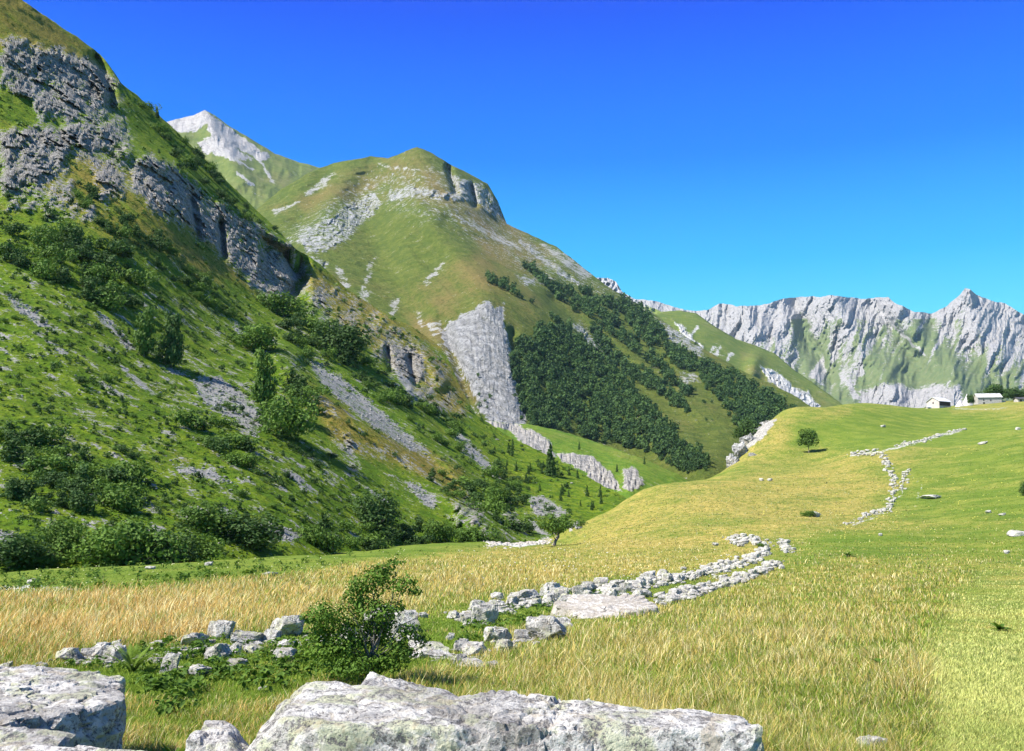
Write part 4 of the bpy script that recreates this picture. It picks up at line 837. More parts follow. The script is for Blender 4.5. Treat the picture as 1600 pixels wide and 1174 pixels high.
def rand_planes(rs, n=13):
    q = rs.normal(size=(n, 3)); return [tuple(d / np.linalg.norm(d)) + (0.33 + .15 * rs.rand(),) for d in q] + [(1, .1, 0, .5), (-1, .1, .1, .5), (.1, 1, 0, .45), (0, -1, .1, .45), (0, 0, 1, .36), (0, .1, -1, .4)]
def stone_proto(seed, n=3):
    rs = np.random.RandomState(seed); V, F = hull_rock(rand_planes(rs, 9), n, 60, ((.45, .07, 'f'), (.2, .025, 'f'), (.3, .02, 'r')))
    me = mesh_from('stone', V, F, False); me.materials.append(M_ST); return me
STN = [stone_proto(700 + i, 3) for i in range(10)]; STB = [stone_proto(720 + i, 5) for i in range(7)]
def stone(px_, py_, wpx, hpx, label, group=None, big=False, rs=rng, mat=None, Y=None):
    P = ground_hit(px_, py_) if Y is None else Vector(at(px_, py_, Y)); m_ = P[1] / FOC
    me = (STB if big else STN)[rs.randint(7)]
    o = bpy.data.objects.new('stone', me); COL.objects.link(o); wd = wpx * m_; hh = hpx * m_
    o.location = P + Vector((0, 0, hh * .36)); o.scale = (wd * .98, wd * (.65 + .45 * rs.rand()), hh * 1.25); o.rotation_euler = (rs.normal() * .12, rs.normal() * .12, rs.normal() * .5)
    tag(o, label, 'stone', group); return o
near = [(105,1033,40,22,'pointed pale stone left of the fern above the big slab'),(140,1030,26,18,'small stone just left of the split stones'),(158,1030,36,28,'left half of the two dark split stones above the slab'),(182,1034,34,30,'right half of the two dark split stones above the slab'),
 (302,1010,52,20,'flat stone at the left end of the stone pile'),(345,1000,42,34,'tall pointed stone topping the pile'),(372,1003,22,20,'dark small stone right of the pointed top stone'),(392,1004,52,18,'flat grey stone on the right of the pile'),(342,1030,34,26,'grey stone low in the middle of the pile'),(368,1024,24,22,'shaded block in the middle of the pile'),
 (374,1042,30,14,'lowest stone of the pile sunk in herbs'),(266,1052,26,34,'upright leaning stone in the herbs right of the fern'),(310,1058,42,20,'slanting stone lying in the herbs below the pile'),(452,993,60,34,'large yellow lichened block leaning on others left of the bush'),(424,1004,28,24,'white stone under the lichened block'),(448,1012,34,14,'small flat stone beneath the lichened block'),
 (446,1036,42,26,'stone with bright left side below the lichened block'),(395,1022,30,16,'small pinkish stone between pile and lichened block'),(298,1030,14,10,'tiny white stone left of the pile'),(272,1020,14,9,'tiny white stone above the leaning stone'),(247,1010,30,10,'flat stone sunk in grass behind the fern'),(180,1012,20,10,'round stone behind the split stones'),
 (595,984,60,40,'large jagged stone seen through the bush'),(634,988,44,38,'ragged grey stone at the right of the bush'),(572,990,26,18,'white block behind the bush trunk'),(545,996,22,20,'stone glimpsed inside the left of the bush'),(648,1004,28,16,'low stone under the right branches of the bush'),(662,966,16,10,'small stone right of the bush in grass'),
 (672,1028,64,24,'long flat stone behind the big boulder'),(720,1040,26,20,'small stone right of the long flat stone'),(738,1026,46,24,'yellow green lichened stone of the lower row'),(722,1018,26,22,'pointed stone at the left of the lichened lower row'),(778,1005,38,28,'rusty pointed stone topping the lower row'),(788,1022,32,26,'grey block under the rusty pointed stone'),(742,1046,46,18,'pale rubble stone just behind the boulder edge'),(770,1048,24,14,'small pale stone behind the boulder edge'),
 (815,1002,24,20,'round stone left of the big bright block'),(854,1000,60,42,'big bright block in the lower stone row'),(880,982,26,18,'stone tucked behind the big bright block'),
 (710,968,24,14,'leftmost small stone of the upper row'),(732,972,26,18,'second stone of the upper row beside the large block'),(758,976,42,36,'large block of the upper row above green grass'),(745,952,28,16,'pale stone behind the large block of the upper row'),(775,950,30,14,'flat stone right behind the large block'),(776,938,24,14,'topmost stone at the left of the upper row'),
 (801,948,28,20,'dark faced stone right of the flat stone in the upper row'),(820,938,40,18,'long pale stone of the upper row'),(836,948,26,14,'stone below the long pale stone'),(704,1000,14,12,'small stone in grass left of the rusty stone'),(8,1050,22,14,'small stone at the left edge behind the slab'),(62,1046,24,12,'dark small stone behind the slab'),(412,1078,16,6,'flat stone lying in the short grass left of the boulder')]
rs = np.random.RandomState(41)
for a, b, c, d, lb in near: stone(a, b, c, d, lb, None, True, rs)
def chain(pts, size, rows, spread, label, group, rs, gap=.75):
    pts = np.array(pts, float); L = np.r_[0, np.cumsum(np.hypot(*np.diff(pts, axis=0).T))]; s_ = 0; n = 0
    while s_ < L[-1]:
        x = np.interp(s_, L, pts[:, 0]); y = np.interp(s_, L, pts[:, 1]); z = np.interp(s_ / L[-1], [0, 1], size)
        for k in range(rows):
            w_ = z * (.5 + .8 * rs.rand()); stone(x + rs.normal() * spread * .9, y + rs.normal() * spread * .5, w_ * 1.15, w_ * .8, label, group, z > 17, rs); n += 1
        s_ += z * gap * (.7 + .6 * rs.rand())
    return n
ns = 0
for args in (([(850,938),(880,932),(930,926),(985,920),(1010,914),(1050,906)], (23,15), 3, 10, 'loose grey stone in the upper row between the bush and the bend', 'stones of the upper row'),
 ([(880,948),(920,938),(960,934),(1000,934),(1040,938)], (17,15), 1, 6, 'loose stone lying between the two rows near the pale slab', 'stones between the rows'),
 ([(1050,906),(1090,898),(1130,886),(1168,880)], (12,9), 2, 5, 'small stone at the far thin end of the upper row', 'stones of the thin far row'),
 ([(1165,878),(1190,868),(1198,856),(1186,848),(1170,846)], (11,8), 2, 4, 'small pale stone in the hooked bend of the rows', 'stones in the hooked bend'),
 ([(1035,942),(1070,932),(1105,922)], (17,13), 2, 6, 'pale stone just right of the flat slab', 'stones right of the flat slab'),
 ([(1125,915),(1160,905),(1190,893),(1215,880)], (14,9), 3, 6, 'bright stone at the far end of the lower row', 'stones of the far lower row'),
 ([(1218,846),(1226,856),(1232,864)], (9,8), 2, 4, 'small stone in the short isolated heap past the rows', 'stones of the isolated heap')):
    ns += chain(*args, rs)
for args in (([(1352,806),(1388,797),(1396,780),(1398,755),(1388,730),(1376,710)], (6,5.5), 2, 3, 'stone of the tumbled wall curving up the pasture hill', 'stones of the hill wall'),
 ([(1328,712),(1350,708),(1374,706)], (6,5), 1, 2, 'stone at the top left branch of the hill wall', 'stones of the top branch'),
 ([(1418,735),(1413,750),(1410,768)], (6,6), 1, 2, 'stone of the short row right of the hill wall', 'stones of the short hill row'),
 ([(1400,698),(1440,690),(1470,680),(1505,672)], (3.8,3.2), 1, 1.5, 'stone along the slanting line above the hill wall', 'stones of the slanting line')):
    ns += chain(*args, rs, .85)
print('row stones', ns)
for a, b, c, d, lb in ((1275,808,14,9,'white stone beside the small bush on the pasture'),(1190,752,8,5,'left of two white stones on the pasture hill'),(1203,752,9,5,'right of two white stones on the pasture hill'),(1455,780,30,6,'low white rock strip right of the hill wall'),(1586,838,30,10,'white rock in the grass at the right edge'),(1573,866,10,6,'pinkish stone near the right edge below the white rock'),(1376,838,7,5,'single white stone in the green hollow'),
  (1545,802,12,5,'flat stone on the right pasture'),(1566,806,12,4,'second flat stone on the right pasture'),(1536,695,16,5,'white rock high on the right pasture'),(1380,668,10,4,'white rock on the green terrace'),(1590,672,9,5,'white rock near the right edge of the terrace'),(48,886,12,10,'bright white stone between two bushes at the left'),(52,912,20,7,'brown stone at the edge of the golden grass left'),(235,890,14,6,'flat white stone under the tallest bush of the clump'),
  (327,884,12,6,'white stone right of the bush clump'),(1180,1172,0.1,0.1,None),(1363,1178,46,30,'pale rock tip at the bottom edge in the grass'),(420,900,26,6,'grey flat stone where the golden grass begins'),(472,822,18,10,'grey stone on the scree near the slope foot')):
    if lb: stone(a, b, c, d, lb, None, False, rs)
# stones and boulders with outlines of their own: hulls of planes round a centre, in metres
def rock(name, C, planes, n, noise, mat, label, p=30, cat='boulder'):
    V, F = hull_rock([(a, b, c, d) for a, b, c, d in planes], n, p, noise)
    me = mesh_from(name, V, F, False); o = ob(name, me, mat, None, Vector(C)); tag(o, label, cat); return o
def pl(n, pt, C):
    n = np.array(n, float); n /= np.linalg.norm(n); return (*n, float(n @ (np.array(pt, float) - np.array(C, float))))
C = (0.05, 3.98, .35)
rock('boulder', C, [pl((.010,-.05,1),(0,3.95,.892),C), pl((.25,.97,.10),(-.3,4.30,.88),C), pl((1,.08,.06),(.945,3.7,.8),C), pl((.03,-1,.22),(0,3.74,.88),C), pl((-1,-.1,1.0),(-.93,4.1,.86),C), pl((-1,0,.15),(-1.10,4.0,.5),C), pl((-.5,-.9,.35),(-.80,3.75,.75),C), pl((.8,-.6,.2),(.93,3.76,.8),C), pl((0,0,-1),(0,4,-.35),C)], 7,
 ((.7, .012, 'f'), (.20, .014, 'f'), (.5, .014, 'n'), (.13, .014, 'f'), (.34, .030, 'c'), (.045, .006, 'r')), M_BO, 'huge flat topped whitish boulder filling the bottom centre of the picture', 70)
C = (-.50, 4.72, .62)
rock('boulder', C, [pl((.25,-.2,1),(-.50,4.7,.79),C), pl((1,0,.7),(-.33,4.7,.84),C), pl((-1,-.1,.6),(-.68,4.7,.86),C), pl((0,-1,.3),(-.5,4.52,.8),C), pl((0,1,.2),(-.5,4.95,.8),C), pl((0,0,-1),(0,4,-.1),C)], 6, ((.2, .022, 'n'), (.07, .010, 'f'), (.05, .010, 'r')), M_BO, 'jagged white rock peeping over the back of the huge boulder')
C = (-3.45, 6.1, .15)
rock('rock_slab', C, [pl((.07,-.04,1),(-3.0,6.3,.56),C), pl((.12,1,.15),(-3.3,6.85,.5),C), pl((1,.45,-.12),(-2.42,6.45,.45),C), pl((.7,-.55,.1),(-2.62,5.80,.45),C), pl((.02,-1,.35),(-3.3,5.58,.52),C), pl((-1,0,.1),(-4.9,6,.4),C), pl((-.6,.8,.1),(-4.2,6.7,.4),C), pl((0,0,-1),(0,6,-.4),C)], 7,
 ((.7, .07, 'f'), (.22, .032, 'f'), (.30, .045, 'c'), (.5, .03, 'n'), (.11, .016, 'f'), (.04, .005, 'r')), M_BO, 'broad flat grey slab with dark undercut side at lower left', 30)
C = (-3.1, 5.25, .1)
rock('rock_ledge', C, [pl((.02,-.12,1),(-3.0,5.3,.47),C), pl((0,1,.2),(-3,5.55,.4),C), pl((1,.1,.1),(-2.28,5.3,.4),C), pl((0,-1,.5),(-3,4.98,.42),C), pl((-1,0,0),(-4.4,5.2,.3),C), pl((0,0,-1),(0,5,-.4),C)], 6, ((.5, .08, 'f'), (.16, .03, 'f'), (.2, .03, 'c'), (.06, .005, 'r')), M_BO, 'layered pale ledge in front of the broad slab at lower left')
C = (-2.1, 5.0, .1)
rock('rock_ledge', C, [pl((.05,-.1,1),(-2.1,5.0,.43),C), pl((0,1,.2),(-2,5.25,.4),C), pl((1,.2,.2),(-1.76,5.0,.4),C), pl((0,-1,.5),(-2,4.7,.4),C), pl((-1,0,0.1),(-2.5,5,.3),C), pl((0,0,-1),(0,5,-.4),C)], 6, ((.3, .04, 'f'), (.12, .015, 'f'), (.06, .005, 'r')), M_BO, 'low yellowish ledge touching the bottom edge right of the layered one')
C = (-1.34, 4.62, .35)
rock('boulder', C, [pl((.15,-.1,1),(-1.34,4.62,.68),C), pl((0,1,.2),(-1.3,4.8,.5),C), pl((1,.2,.8),(-1.20,4.6,.6),C), pl((0,-1,.3),(-1.3,4.42,.5),C), pl((-1,0,0.2),(-1.45,4.6,.5),C), pl((0,0,-1),(0,5,-.3),C)], 6, ((.25, .03, 'f'), (.1, .012, 'f'), (.05, .004, 'r')), M_BO, 'small pinkish white boulder left of the huge one at the bottom')
C = (-1.14, 4.5, .25)
rock('boulder', C, [pl((.3,-.1,1),(-1.14,4.5,.56),C), pl((0,1,.2),(-1.1,4.7,.4),C), pl((1,.2,.4),(-1.02,4.5,.5),C), pl((0,-1,.3),(-1.1,4.3,.4),C), pl((-1,0,0.2),(-1.26,4.5,.5),C), pl((0,0,-1),(0,5,-.3),C)], 5, ((.2, .03, 'f'), (.1, .012, 'f')), M_BO, 'dark pocked stone wedged between the small and the huge boulder')
_p = ground_hit(955, 966); C = (_p.x, _p.y + .55, _p.z + .12)
mm = _p.y / FOC
rock('flat_slab', C, [pl((.06,-.22,1),(_p.x,_p.y + .5,_p.z + .14),C), pl((.1,-1,.5),(_p.x,_p.y,_p.z + .1),C), pl((-.15,1,.1),(_p.x,_p.y + 1.5,_p.z),C), pl((-1,-.9,.5),(_p.x - 62*mm,_p.y + .3,_p.z + .12),C), pl((-1,.5,.1),(_p.x - 78*mm,_p.y + .9,_p.z),C), pl((.8,-1,.6),(_p.x + 45*mm,_p.y + .4,_p.z + .08),C), pl((1,.3,.3),(_p.x + 80*mm,_p.y + .9,_p.z + .1),C), pl((0,0,-1),(0,0,_p.z - .3),C)], 6, ((1.1, .22, 'f'), (.35, .07, 'f'), (.5, .05, 'n')), M_WH, 'long flat creamy white slab lying between the stone rows', 26)
# river gravel
rs = np.random.RandomState(51); D3, F3 = ico(2); gr = []
for i in range(4):
    V, F = hull_rock(rand_planes(rs), 2, 20, ()); gr.append((V, F, np.full(len(V), .5)))
n = 1100; a = rs.rand(n); qx = 762 + a * 100 + rs.normal(size=n) * 3; qy = 848.5 + rs.normal(size=n) * 3.2 - (a - .3) * 5
Pq = np.array([ground_hit(x, y)[:] for x, y in zip(qx[:500], qy[:500])]); sz = (.10 + .45 * rs.rand(len(Pq)) ** 2.2)
V, F, t = scatter(gr, Pq, sz, sz * 1.3, rs); kind(ob('river_gravel', mesh_from('river_gravel', V, F, False), M_WH), 'stuff', 'strip of white river gravel and cobbles at the slope foot', 'gravel')
# loose blocks on the scree tongues of the left slope
qs = []
for pg in L_SCREE[:14]:
    pg = np.array(pg, float); mn, mx = pg.min(0), pg.max(0); k = int((mx - mn).prod() / 14); q = mn + rs.rand(k, 2) * (mx - mn); wx, wy = warp(q[:, 0], q[:, 1], 3, 10); qs.append(q[poly(wx, wy, pg, 4) > .35])
k = 900; q = np.stack([rs.rand(k) * 900, 420 + rs.rand(k) * 450], -1); u = (q[:, 0] * .8 + q[:, 1] * .6); v = (-q[:, 0] * .6 + q[:, 1] * .8); qs.append(q[(fbm(P3(u / 90, v / 9, 2), 4) > .02) & (q[:, 1] > np.interp(q[:, 0], [0, 600, 900], [420, 560, 760]))])
q = np.concatenate(qs); P = lay_L.hit(q[:, 0], q[:, 1]); sz = (1.2 + 3.0 * rs.rand(len(q)) ** 3) * P[:, 1] / FOC; P[:, 2] += sz * .2
V, F, t = scatter(gr, P, sz, sz * 1.3, rs); kind(ob('scree_blocks', mesh_from('scree_blocks', V, F, False), stone_mat('scree_stone', (.12, .12, .12), (.28, .275, .27), (.46, .45, .44), (.3, .3, .2), .5)), 'stuff', 'grey scree blocks strewn in tongues down the left slope', 'scree')
# pale gravel heaps between the farmhouses
for a, hh, wd, lb in ((1512, 19, 15, 'taller pale gravel heap left of the oval tree'), (1500, 11, 12, 'lower pale gravel heap right of the pink gabled farmhouse')):
    p = gp(a, 512); mm = 512 / FOC; rs2 = np.random.RandomState(a); V, F = ico(4); V = V.copy(); rr = np.hypot(V[:, 0], V[:, 1]); V[:, 2] = np.where(V[:, 2] > 0, 1 - rr * 1.0, -.3) + .06 * fbm(V * 3); V = V * np.array([wd * mm * .6, wd * mm * .6, hh * mm])
    tag(ob('gravel_heap', mesh_from('gravel_heap', V, F, True), simple('pale_gravel', (.42, .40, .40), (.6, .58, .57), 2), None, p), lb, 'gravel heap')
# ---------------------------------------------------------------- grass, herbs, flowers
rs = np.random.RandomState(61)
N = 1050000
qx = rs.rand(N) * 2400 - 350; qy = np.where(rs.rand(N) < .24, 632 + rs.rand(N) * 220, 846 + rs.rand(N) ** .78 * 370)
# invert the ground: row -> distance per column
cols = np.arange(-400, 2101, 20.0); Yt = np.exp(np.linspace(math.log(4.0), math.log(470), 420))
Zc = np.array([ground_z((c - 800) / FOC * Yt, Yt) for c in cols]); Pc = np.stack([(cols[:, None] - 800) / FOC * Yt[None], np.broadcast_to(Yt, Zc.shape), Zc], -1); _, rowc = project(Pc)
for i in range(1, rowc.shape[1]): rowc[:, i] = np.minimum(rowc[:, i], rowc[:, i - 1] - 1e-4)
rows_ = np.linspace(600, 1250, 326); Yof = np.array([np.exp(np.interp(-rows_, -rc, np.log(Yt))) for rc in rowc])
ci = np.clip((qx + 400) / 20, 0, len(cols) - 1.001); ri = np.clip((qy - 600) / 2, 0, 324.9); i = ci.astype(int); j = ri.astype(int); a = ci - i; b = ri - j
Yq = (Yof[i, j] * (1 - a) + Yof[i + 1, j] * a) * (1 - b) + (Yof[i, j + 1] * (1 - a) + Yof[i + 1, j + 1] * a) * b
_tr = np.array([rc.min() for rc in rowc]); ok = (Yq < 460) & (Yq > 4.05) & (qy > np.interp(qx, cols, _tr) + 1) & ((qx > 880) | (qy > 846)) & (np.abs(Yof[i, j] / Yof[i + 1, j] - 1) < .3) & (np.abs(Yof[i, j] / Yof[i, j + 1] - 1) < .25); qx, qy, Yq = qx[ok], qy[ok], Yq[ok]; N = len(qx)
ex = rs.rand(90000) * 18 - 9; ey = .6 + rs.rand(90000) * 9; epx = 800 + ex / ey * FOC; okk = ((epx < -350) | (epx > 2040) | (ey < 4.1)) & ~((np.abs(ex) < .5) & (ey < 1.2)); ex, ey, epx = ex[okk], ey[okk], epx[okk]
Xq = np.r_[(qx - 800) / FOC * Yq, ex]; qx = np.r_[qx, np.clip(epx, -500, 2500)]; qy = np.r_[qy, 1150 + 0 * ey]; Yq = np.r_[Yq, ey]; N = len(qx); Zq = ground_z(Xq, Yq)
dr = gfield(qx, qy, Yq); cl = fbm(P3(Xq / .5, Yq / .5), 2); cl2 = fbm(P3(Xq / 3, Yq / 3, 4), 3)
track = poly(qx, qy, [(1440,1260),(1440,1010),(1490,930),(1530,895),(1600,895),(1820,1010),(2000,1260)], 22)
green_edge = poly(qx, qy, [(-600,930),(-600,800),(800,800),(830,848),(620,866),(450,895),(150,918)], 6)
h = (0.04 + 0.12 * rs.rand(N) ** 1.3) * (1 + .9 * cl) * np.clip(1 + 1.1 * cl2, .35, 2) * (0.6 + .75 * dr) * (1 + .5 * poly(qx, qy, [(-600,1030),(-600,905),(450,880),(800,850),(1000,855),(760,935),(420,985),(150,1020)], 20)) * (1 - .72 * track) * (1 - .6 * green_edge)
wallz = poly(qx, qy, [(60,1060),(240,1010),(480,985),(700,960),(900,925),(1080,900),(1000,945),(860,965),(780,990),(700,1040),(560,1060),(480,1174),(240,1174)], 14); h *= 1 - .35 * wallz
for ln in ([(700,970),(760,955),(850,938),(985,920),(1050,906),(1168,880),(1196,858)], [(720,1030),(790,1012),(860,990),(955,955),(1105,922),(1215,880)], [(100,1030),(180,1030),(300,1010),(450,1000),(600,985)]): h *= 1 - .6 * line(qx, qy, ln, 9)
h = np.maximum(h, .04) * np.clip(1.15 - Yq / 260, .8, 1); h = h * (1 + .6 * (rs.rand(N) < .03))
wd = np.maximum(.0035, Yq * .00055) * (.6 + 1.0 * rs.rand(N))
# keep the grass off the stones
off = np.zeros(N, bool)
def inside(x0, x1, y0, y1): return (Xq > x0) & (Xq < x1) & (Yq > y0) & (Yq < y1)
off |= (np.hypot(Xq, Yq) < 1.6) | inside(-1.2, .97, 3.4, 4.45) & (Yq < 4.42 - (Xq + .85) * .25); off |= inside(-5, -2.5, 4.9, 6.8) | inside(-2.6, -1.78, 4.6, 5.3)
keep = ~off
dr, Xq, Yq, Zq, h, wd, qx, qy, cl, cl2 = [v[keep] for v in (dr, Xq, Yq, Zq, h, wd, qx, qy, cl, cl2)]; N = len(Xq)
th = rs.rand(N) * 6.28; lean = (.2 + .95 * rs.rand(N) ** 1.5) * h; lx = np.cos(th) * lean + .04 * h; ly = np.sin(th) * lean
fx = -np.sin(th + rs.normal(size=N) * .8); fy = np.cos(th) * .6; nf = np.hypot(fx, fy) + 1e-6; fx /= nf; fy /= nf; fx = np.where(np.abs(fx) < .4, .6, fx)
B = np.stack([Xq, Yq, Zq - .01], -1); S_ = np.stack([fx, fy, 0 * fx], -1) * wd[:, None] * .5; M_ = B + np.stack([lx * .35, ly * .35, h * .6], -1); T = B + np.stack([lx, ly, h], -1)
V = np.stack([B - S_, B + S_, M_ + S_ * .8, M_ - S_ * .8, T], 1).reshape(-1, 3); o5 = np.arange(N)[:, None] * 5
F4 = o5 + np.array([[0, 1, 2, 3]]); F3_ = o5 + np.array([[3, 2, 4]])
pr = np.clip(dr * .97 + .5 * cl2 + .25 * cl + (rs.rand(N) - .5) * .9, 0, 1)
G0 = np.array([0.115, 0.215, 0.015]); G1 = np.array([0.30, 0.40, 0.05]); S0 = np.array([0.62, 0.48, 0.14]); S1 = np.array([0.70, 0.42, 0.14]); S2 = np.array([0.85, 0.74, 0.38])
r1 = rs.rand(N)[:, None]; gcol = G0 * (1 - r1) + G1 * r1; left = np.clip((900 - qx) / 700, 0, 1)[:, None]; r2 = rs.rand(N)[:, None]
tk = (track[keep] * np.clip(.8 + 1.2 * cl2, 0, 1))[:, None]; gcol = gcol * (1 - tk * .9) + np.array([0.60, 0.66, 0.20]) * tk * .9
scol = np.where(r2 < .35, S2, S0 * (1 - left * .75) + S1 * left * .75); k = sstep(pr, .32, .62)[:, None]; colr = gcol * (1 - k) + scol * k; colr = colr * (1 - .75 * tk) + np.array([0.66, 0.68, 0.22]) * .75 * tk
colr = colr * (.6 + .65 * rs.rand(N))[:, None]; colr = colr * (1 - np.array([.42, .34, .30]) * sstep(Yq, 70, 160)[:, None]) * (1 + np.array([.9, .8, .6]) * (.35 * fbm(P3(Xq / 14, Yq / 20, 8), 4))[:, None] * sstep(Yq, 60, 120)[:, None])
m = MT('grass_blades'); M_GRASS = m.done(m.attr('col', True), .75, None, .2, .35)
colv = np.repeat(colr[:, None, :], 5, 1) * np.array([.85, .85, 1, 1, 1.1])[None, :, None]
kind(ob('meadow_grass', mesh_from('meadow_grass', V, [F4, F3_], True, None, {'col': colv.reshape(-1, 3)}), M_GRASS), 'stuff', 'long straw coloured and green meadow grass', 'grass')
# broad leaved herbs round the stones
n = 3000; hx = rs.rand(n) * 700 + 80; hy = 1000 + rs.rand(n) * 130; hz = np.concatenate([np.stack([hx, hy], -1), np.stack([700 + rs.rand(1500) * 420, 905 + rs.rand(1500) * 110], -1)])
w1 = poly(hz[:, 0], hz[:, 1], [(80,1050),(240,1012),(480,990),(560,1030),(640,1040),(600,1062),(500,1060),(400,1080),(330,1075),(300,1110),(240,1150),(220,1080),(200,1050),(110,1045)], 8); w2 = poly(hz[:, 0], hz[:, 1], [(720,985),(800,955),(900,925),(1080,905),(1010,925),(880,958),(800,985),(720,1010)], 6)
hz = hz[rs.rand(len(hz)) < np.maximum(w1 * (.35 + .9 * fbm(P3(hz[:, 0] / 30, hz[:, 1] / 14), 2)), w2 * .7)]; Ph = np.array([ground_hit(x, y)[:] for x, y in hz]); sz = (.05 + .11 * rs.rand(len(hz)))
hp_ = [leaf_cloud(np.random.RandomState(800 + i), [(0, 0, .4, .5, .5, .5)], 16, .34, up=1.2, core=2, round_=.4) for i in range(4)]
xs_ = rs.rand(2600) * 860 - 40; ys_ = 850 + rs.rand(2600) * 80; okk = (poly(xs_, ys_, [(-60,925),(-60,895),(300,880),(600,862),(800,850),(780,853),(620,868),(450,897),(150,922)], 6) > .4) & (fbm(P3(xs_ / 40, ys_ / 10, 3), 3) > -.05); P2 = np.array([ground_hit(x, y)[:] for x, y in zip(xs_[okk], ys_[okk])])
Ph = np.concatenate([Ph, P2]); sz = np.concatenate([sz, .10 + .30 * rs.rand(len(P2)) ** 2])
keep = ~((Ph[:, 0] > -5) & (Ph[:, 0] < -2.5) & (Ph[:, 1] < 6.8)); V, F, t = scatter(hp_, Ph[keep], sz[keep] * 1.4, sz[keep] * 1.3, rs)
kind(ob('herbs', mesh_from('herbs', V, F, False, {'tone': t}), M_HERB), 'stuff', 'green leafy herbs growing among the tumbled stones', 'herbs')
# leafy plants one can point at
def plant(name, P, n, Lf, wl, tilt, mat, label, seed, curl=.5, up=.2):
    rs_ = np.random.RandomState(seed); V = []; F = []; T_ = []
    for k in range(n):
        th = rs_.rand() * 6.28; el = tilt[0] + (tilt[1] - tilt[0]) * rs_.rand(); L = Lf * (.6 + .5 * rs_.rand()); ns_ = 6; b0 = len(V); tn = rs_.rand()
        for i in range(ns_ + 1):
            f = i / ns_; e = el - curl * f; r_ = L * f * math.cos(el - curl * f * .5); z_ = L * f * math.sin(el - curl * f * .5) + up * .1
            w_ = wl * (math.sin(math.pi * (f * .9 + .08)) ** .8) * (.8 + .3 * rs_.rand()); c_, s_ = math.cos(th), math.sin(th)
            for sg in (-1, 0, 1): V.append((c_ * r_ - s_ * w_ * sg, s_ * r_ + c_ * w_ * sg, z_ + (0.25 * w_ if sg else 0))); T_.append(tn)
        for i in range(ns_):
            for g_ in (0, 1): a_ = b0 + i * 3 + g_; F.append((a_, a_ + 1, a_ + 4, a_ + 3))
    o = ob(name, mesh_from(name, np.array(V), np.array(F), True, {'tone': np.array(T_)}), mat, None, P); tag(o, label, 'plant'); return o
for k, (a, b, n_, L, wl, lb) in enumerate(((1350,1040,9,.17,.035,'broad leaved dock plant left of its twin in the right meadow'),(1382,1048,12,.19,.035,'broad leaved dock plant right of its twin in the right meadow'),(1562,986,10,.20,.030,'bright green dock plant beside the pale path'),(1325,870,14,.5,.05,'dark green weed patch behind the right meadow'))):
    plant('leafy_plant', ground_hit(a, b), n_ + 8, L * .95, wl * 1.35, (.15, .9), M_HERB, lb, 900 + k)
for k, (x_, y_, z_, lb) in enumerate(((-2.35,6.2,0.0,'large dark leaved plant in the shade of the slab, upper one'),(-2.2,5.75,0.0,'large leaved plant under the slab edge, lower one'),(-2.05,6.35,0.0,'leafy plant right of the slab beside the leaning stone'))):
    plant('leafy_plant', Vector((x_, y_, float(ground_z(x_, y_)))), 26, .22, .026, (.3, 1.4), M_HERB, lb, 950 + k)
# fern: fronds with leaflets
pf = ground_hit(206, 1052); V = []; F = []; T_ = []; rs_ = np.random.RandomState(77)
for k in range(11):
    th = rs_.rand() * 6.28; L = .30 + .1 * rs_.rand(); el = 1.45 - .5 * rs_.rand()
    for i in range(22):
        f = i / 22; r_ = L * f * math.cos(el - .5 * f); z_ = L * f * math.sin(el - .4 * f); w_ = .07 * math.sin(math.pi * (f * .85 + .12)); c_, s_ = math.cos(th), math.sin(th)
        for sg in (-1, 1):
            b0 = len(V); q_ = np.array([c_ * r_, s_ * r_, z_]); e = q_ + np.array([-s_ * w_ * sg + c_ * .01, c_ * w_ * sg + s_ * .01, -.006]); dxy = np.array([c_, s_, .5]) * .008
            V += [q_ - dxy, e, q_ + dxy, (q_ + e) / 2 + dxy * .8]; F.append((b0, b0 + 1, b0 + 3, b0 + 2)); T_ += [.9] * 4
tag(ob('fern', mesh_from('fern', np.array(V), np.array(F), False, {'tone': np.array(T_)}), M_HERB, None, pf), 'bright green fern behind the right end of the broad slab', 'fern')
# flower heads
def dots(name, px0, px1, py0, py1, n, sz, col, lift, label, thr=-1, seed=1):
    rs_ = np.random.RandomState(seed); q = np.stack([px0 + rs_.rand(n) * (px1 - px0), py0 + rs_.rand(n) * (py1 - py0)], -1); q = q[fbm(P3(q[:, 0] / 40, q[:, 1] / 14), 3) > thr]
    P = np.array([ground_hit(x, y)[:] for x, y in q]); m_ = P[:, 1] / FOC; s = sz * m_ * (.6 + .7 * rs_.rand(len(q))); P[:, 2] += lift * (.6 + .6 * rs_.rand(len(q)))
    D_, F_ = ico(1); V, F, t = scatter([(D_ * .5, F_, np.ones(len(D_)))], P, s * .6, s, rs_); mt_ = MT(name + '_m'); kind(ob(name, mesh_from(name, V, F, False), mt_.done(col, .7)), 'stuff', label, 'flowers')
dots('yellow_flowers', 1180, 1640, 700, 850, 420, 1.8, (.70, .66, .14), .12, 'yellow flowers dotted over the pasture hill', 0.0, 3)
dots('white_flowers', 700, 1150, 860, 930, 260, 2.0, (.72, .70, .62), .28, 'white umbel flowers in the golden meadow', -.05, 4)
dots('meadow_flowers', 50, 640, 860, 925, 360, 2.2, (.70, .68, .35), .08, 'pale flowers on the green strip below the bushes', -.05, 5)

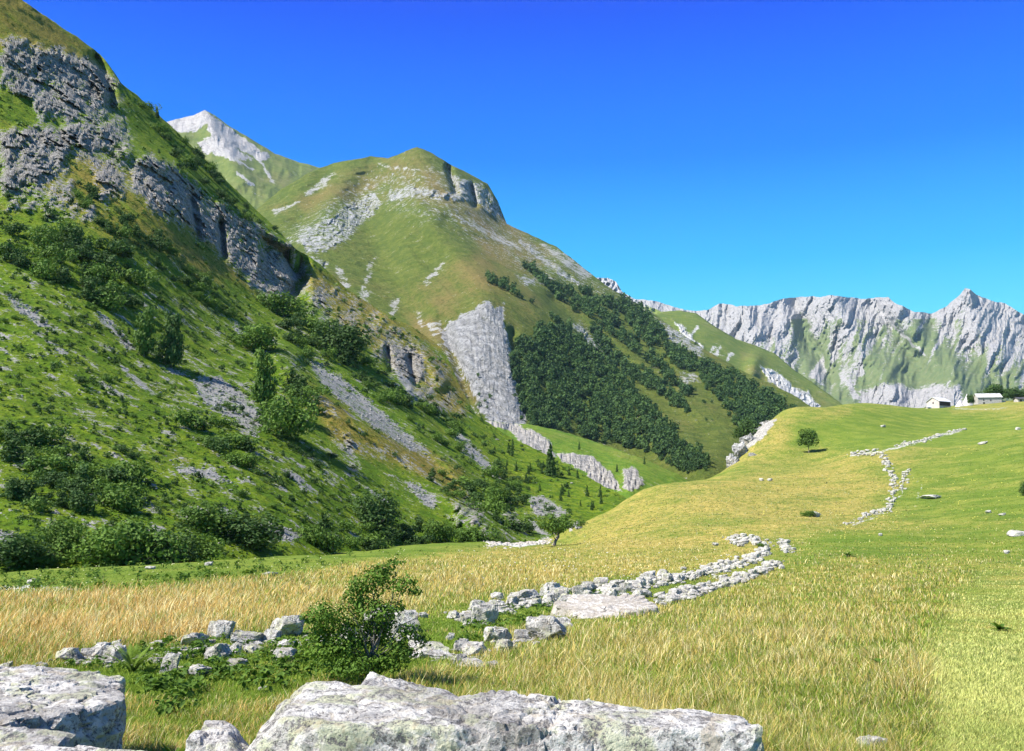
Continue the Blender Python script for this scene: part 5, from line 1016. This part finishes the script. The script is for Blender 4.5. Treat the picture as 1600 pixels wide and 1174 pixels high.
# small rubble between the bigger stones of the rows
rs = np.random.RandomState(91); qs = []
for ln, k, w_ in (([(710,968),(760,962),(800,950),(850,940),(900,932),(985,922),(1050,908),(1100,897),(1168,880),(1195,862),(1188,848),(1140,844)], 800, 8), ([(670,1028),(730,1032),(790,1014),(860,996)], 260, 10), ([(1035,944),(1070,934),(1105,923),(1130,912),(1160,905),(1190,893),(1212,881)], 420, 6), ([(1218,846),(1226,856),(1232,864)], 40, 5),
 ([(100,1036),(180,1034),(260,1030),(300,1016),(345,1020),(390,1010),(450,1010),(560,996),(640,994)], 650, 12), ([(1325,820),(1352,808),(1388,797),(1396,780),(1398,755),(1388,730),(1376,710),(1328,712)], 170, 4), ([(1418,735),(1413,750),(1410,768)], 30, 3), ([(1400,698),(1440,690),(1470,680),(1505,672)], 90, 3)):
    ln = np.array(ln, float); L = np.r_[0, np.cumsum(np.hypot(*np.diff(ln, axis=0).T))]; t_ = rs.rand(k) * L[-1]
    qs.append(np.stack([np.interp(t_, L, ln[:, 0]) + rs.normal(size=k) * w_, np.interp(t_, L, ln[:, 1]) + rs.normal(size=k) * w_ * .45], -1))
q = np.concatenate(qs); Pq = np.array([ground_hit(x, y)[:] for x, y in q]); sz = np.where(q[:, 1] < 825, .5, 1.0) * (2 + 7.5 * rs.rand(len(q)) ** 1.7) * Pq[:, 1] / FOC; Pq[:, 2] += sz * .25
gr2 = [(np.array([v.co[:] for v in me_.vertices]), np.array([p.vertices[:] for p in me_.polygons]), np.zeros(len(me_.vertices))) for me_ in STN[:4]]
V, F, t = scatter(gr2, Pq, sz, sz * 1.4, rs); kind(ob('rubble', mesh_from('rubble', V, F, False), M_ST), 'stuff', 'small rubble lying between the stones of the tumbled rows', 'rubble')
# rock outcrop at the edge of the pasture hill
rs = np.random.RandomState(95)
for k, (a, b, Y, wd, hh, lb) in enumerate(((1146,722,300,16,26,'lowest pale crag of the outcrop at the hill edge'),(1158,706,315,18,26,'second crag of the outcrop with a sheer dark side'),(1172,692,330,20,24,'third crag of the outcrop at the hill edge'),(1188,676,350,20,18,'crag under the brown dome of the hill edge'),(1202,664,370,18,12,'highest flat crag of the outcrop at the dome'),(1176,712,300,12,8,'small rock in grass right of the outcrop'),(900,828,160,18,14,'bare pale rock where the hill meets the gully'))):
    P = Vector(at(a, b, Y)); P.z = min(P.z, float(ground_z(P.x, P.y)) + hh * .4 * Y / FOC); mm = Y / FOC
    V, F = hull_rock(rand_planes(rs, 9), 5, 50, ((.4, .14, 'f'), (.15, .06, 'f'), (.3, .05, 'c'))); o = ob('crag', mesh_from('crag', V, F, False), None, None, P); o.data.materials.append(M_CRAG if k else M_CRAG)
    o.scale = (wd * mm * 1.3, wd * mm * 1.3, hh * mm * 1.1); o.rotation_euler = (0, R(20), rs.rand() * 6); tag(o, lb, 'rock')
# ---------------------------------------------------------------- the air of the valley
HV, HF = [], []
box(HV, HF, -9000, 9000, -600, 9000, -75, 1250)
m = MT('air'); m.t.links.new(m.n('ShaderNodeVolumePrincipled', {'Color': (0.55, 0.80, 1.0, 1), 'Density': 0.00003, 'Anisotropy': 0.0}).outputs[0], m.out.inputs['Volume'])
kind(ob('haze', mesh_from('haze', np.array(HV), np.array(HF), False), m.m), 'stuff', 'thin blue haze of the mountain air', 'haze')
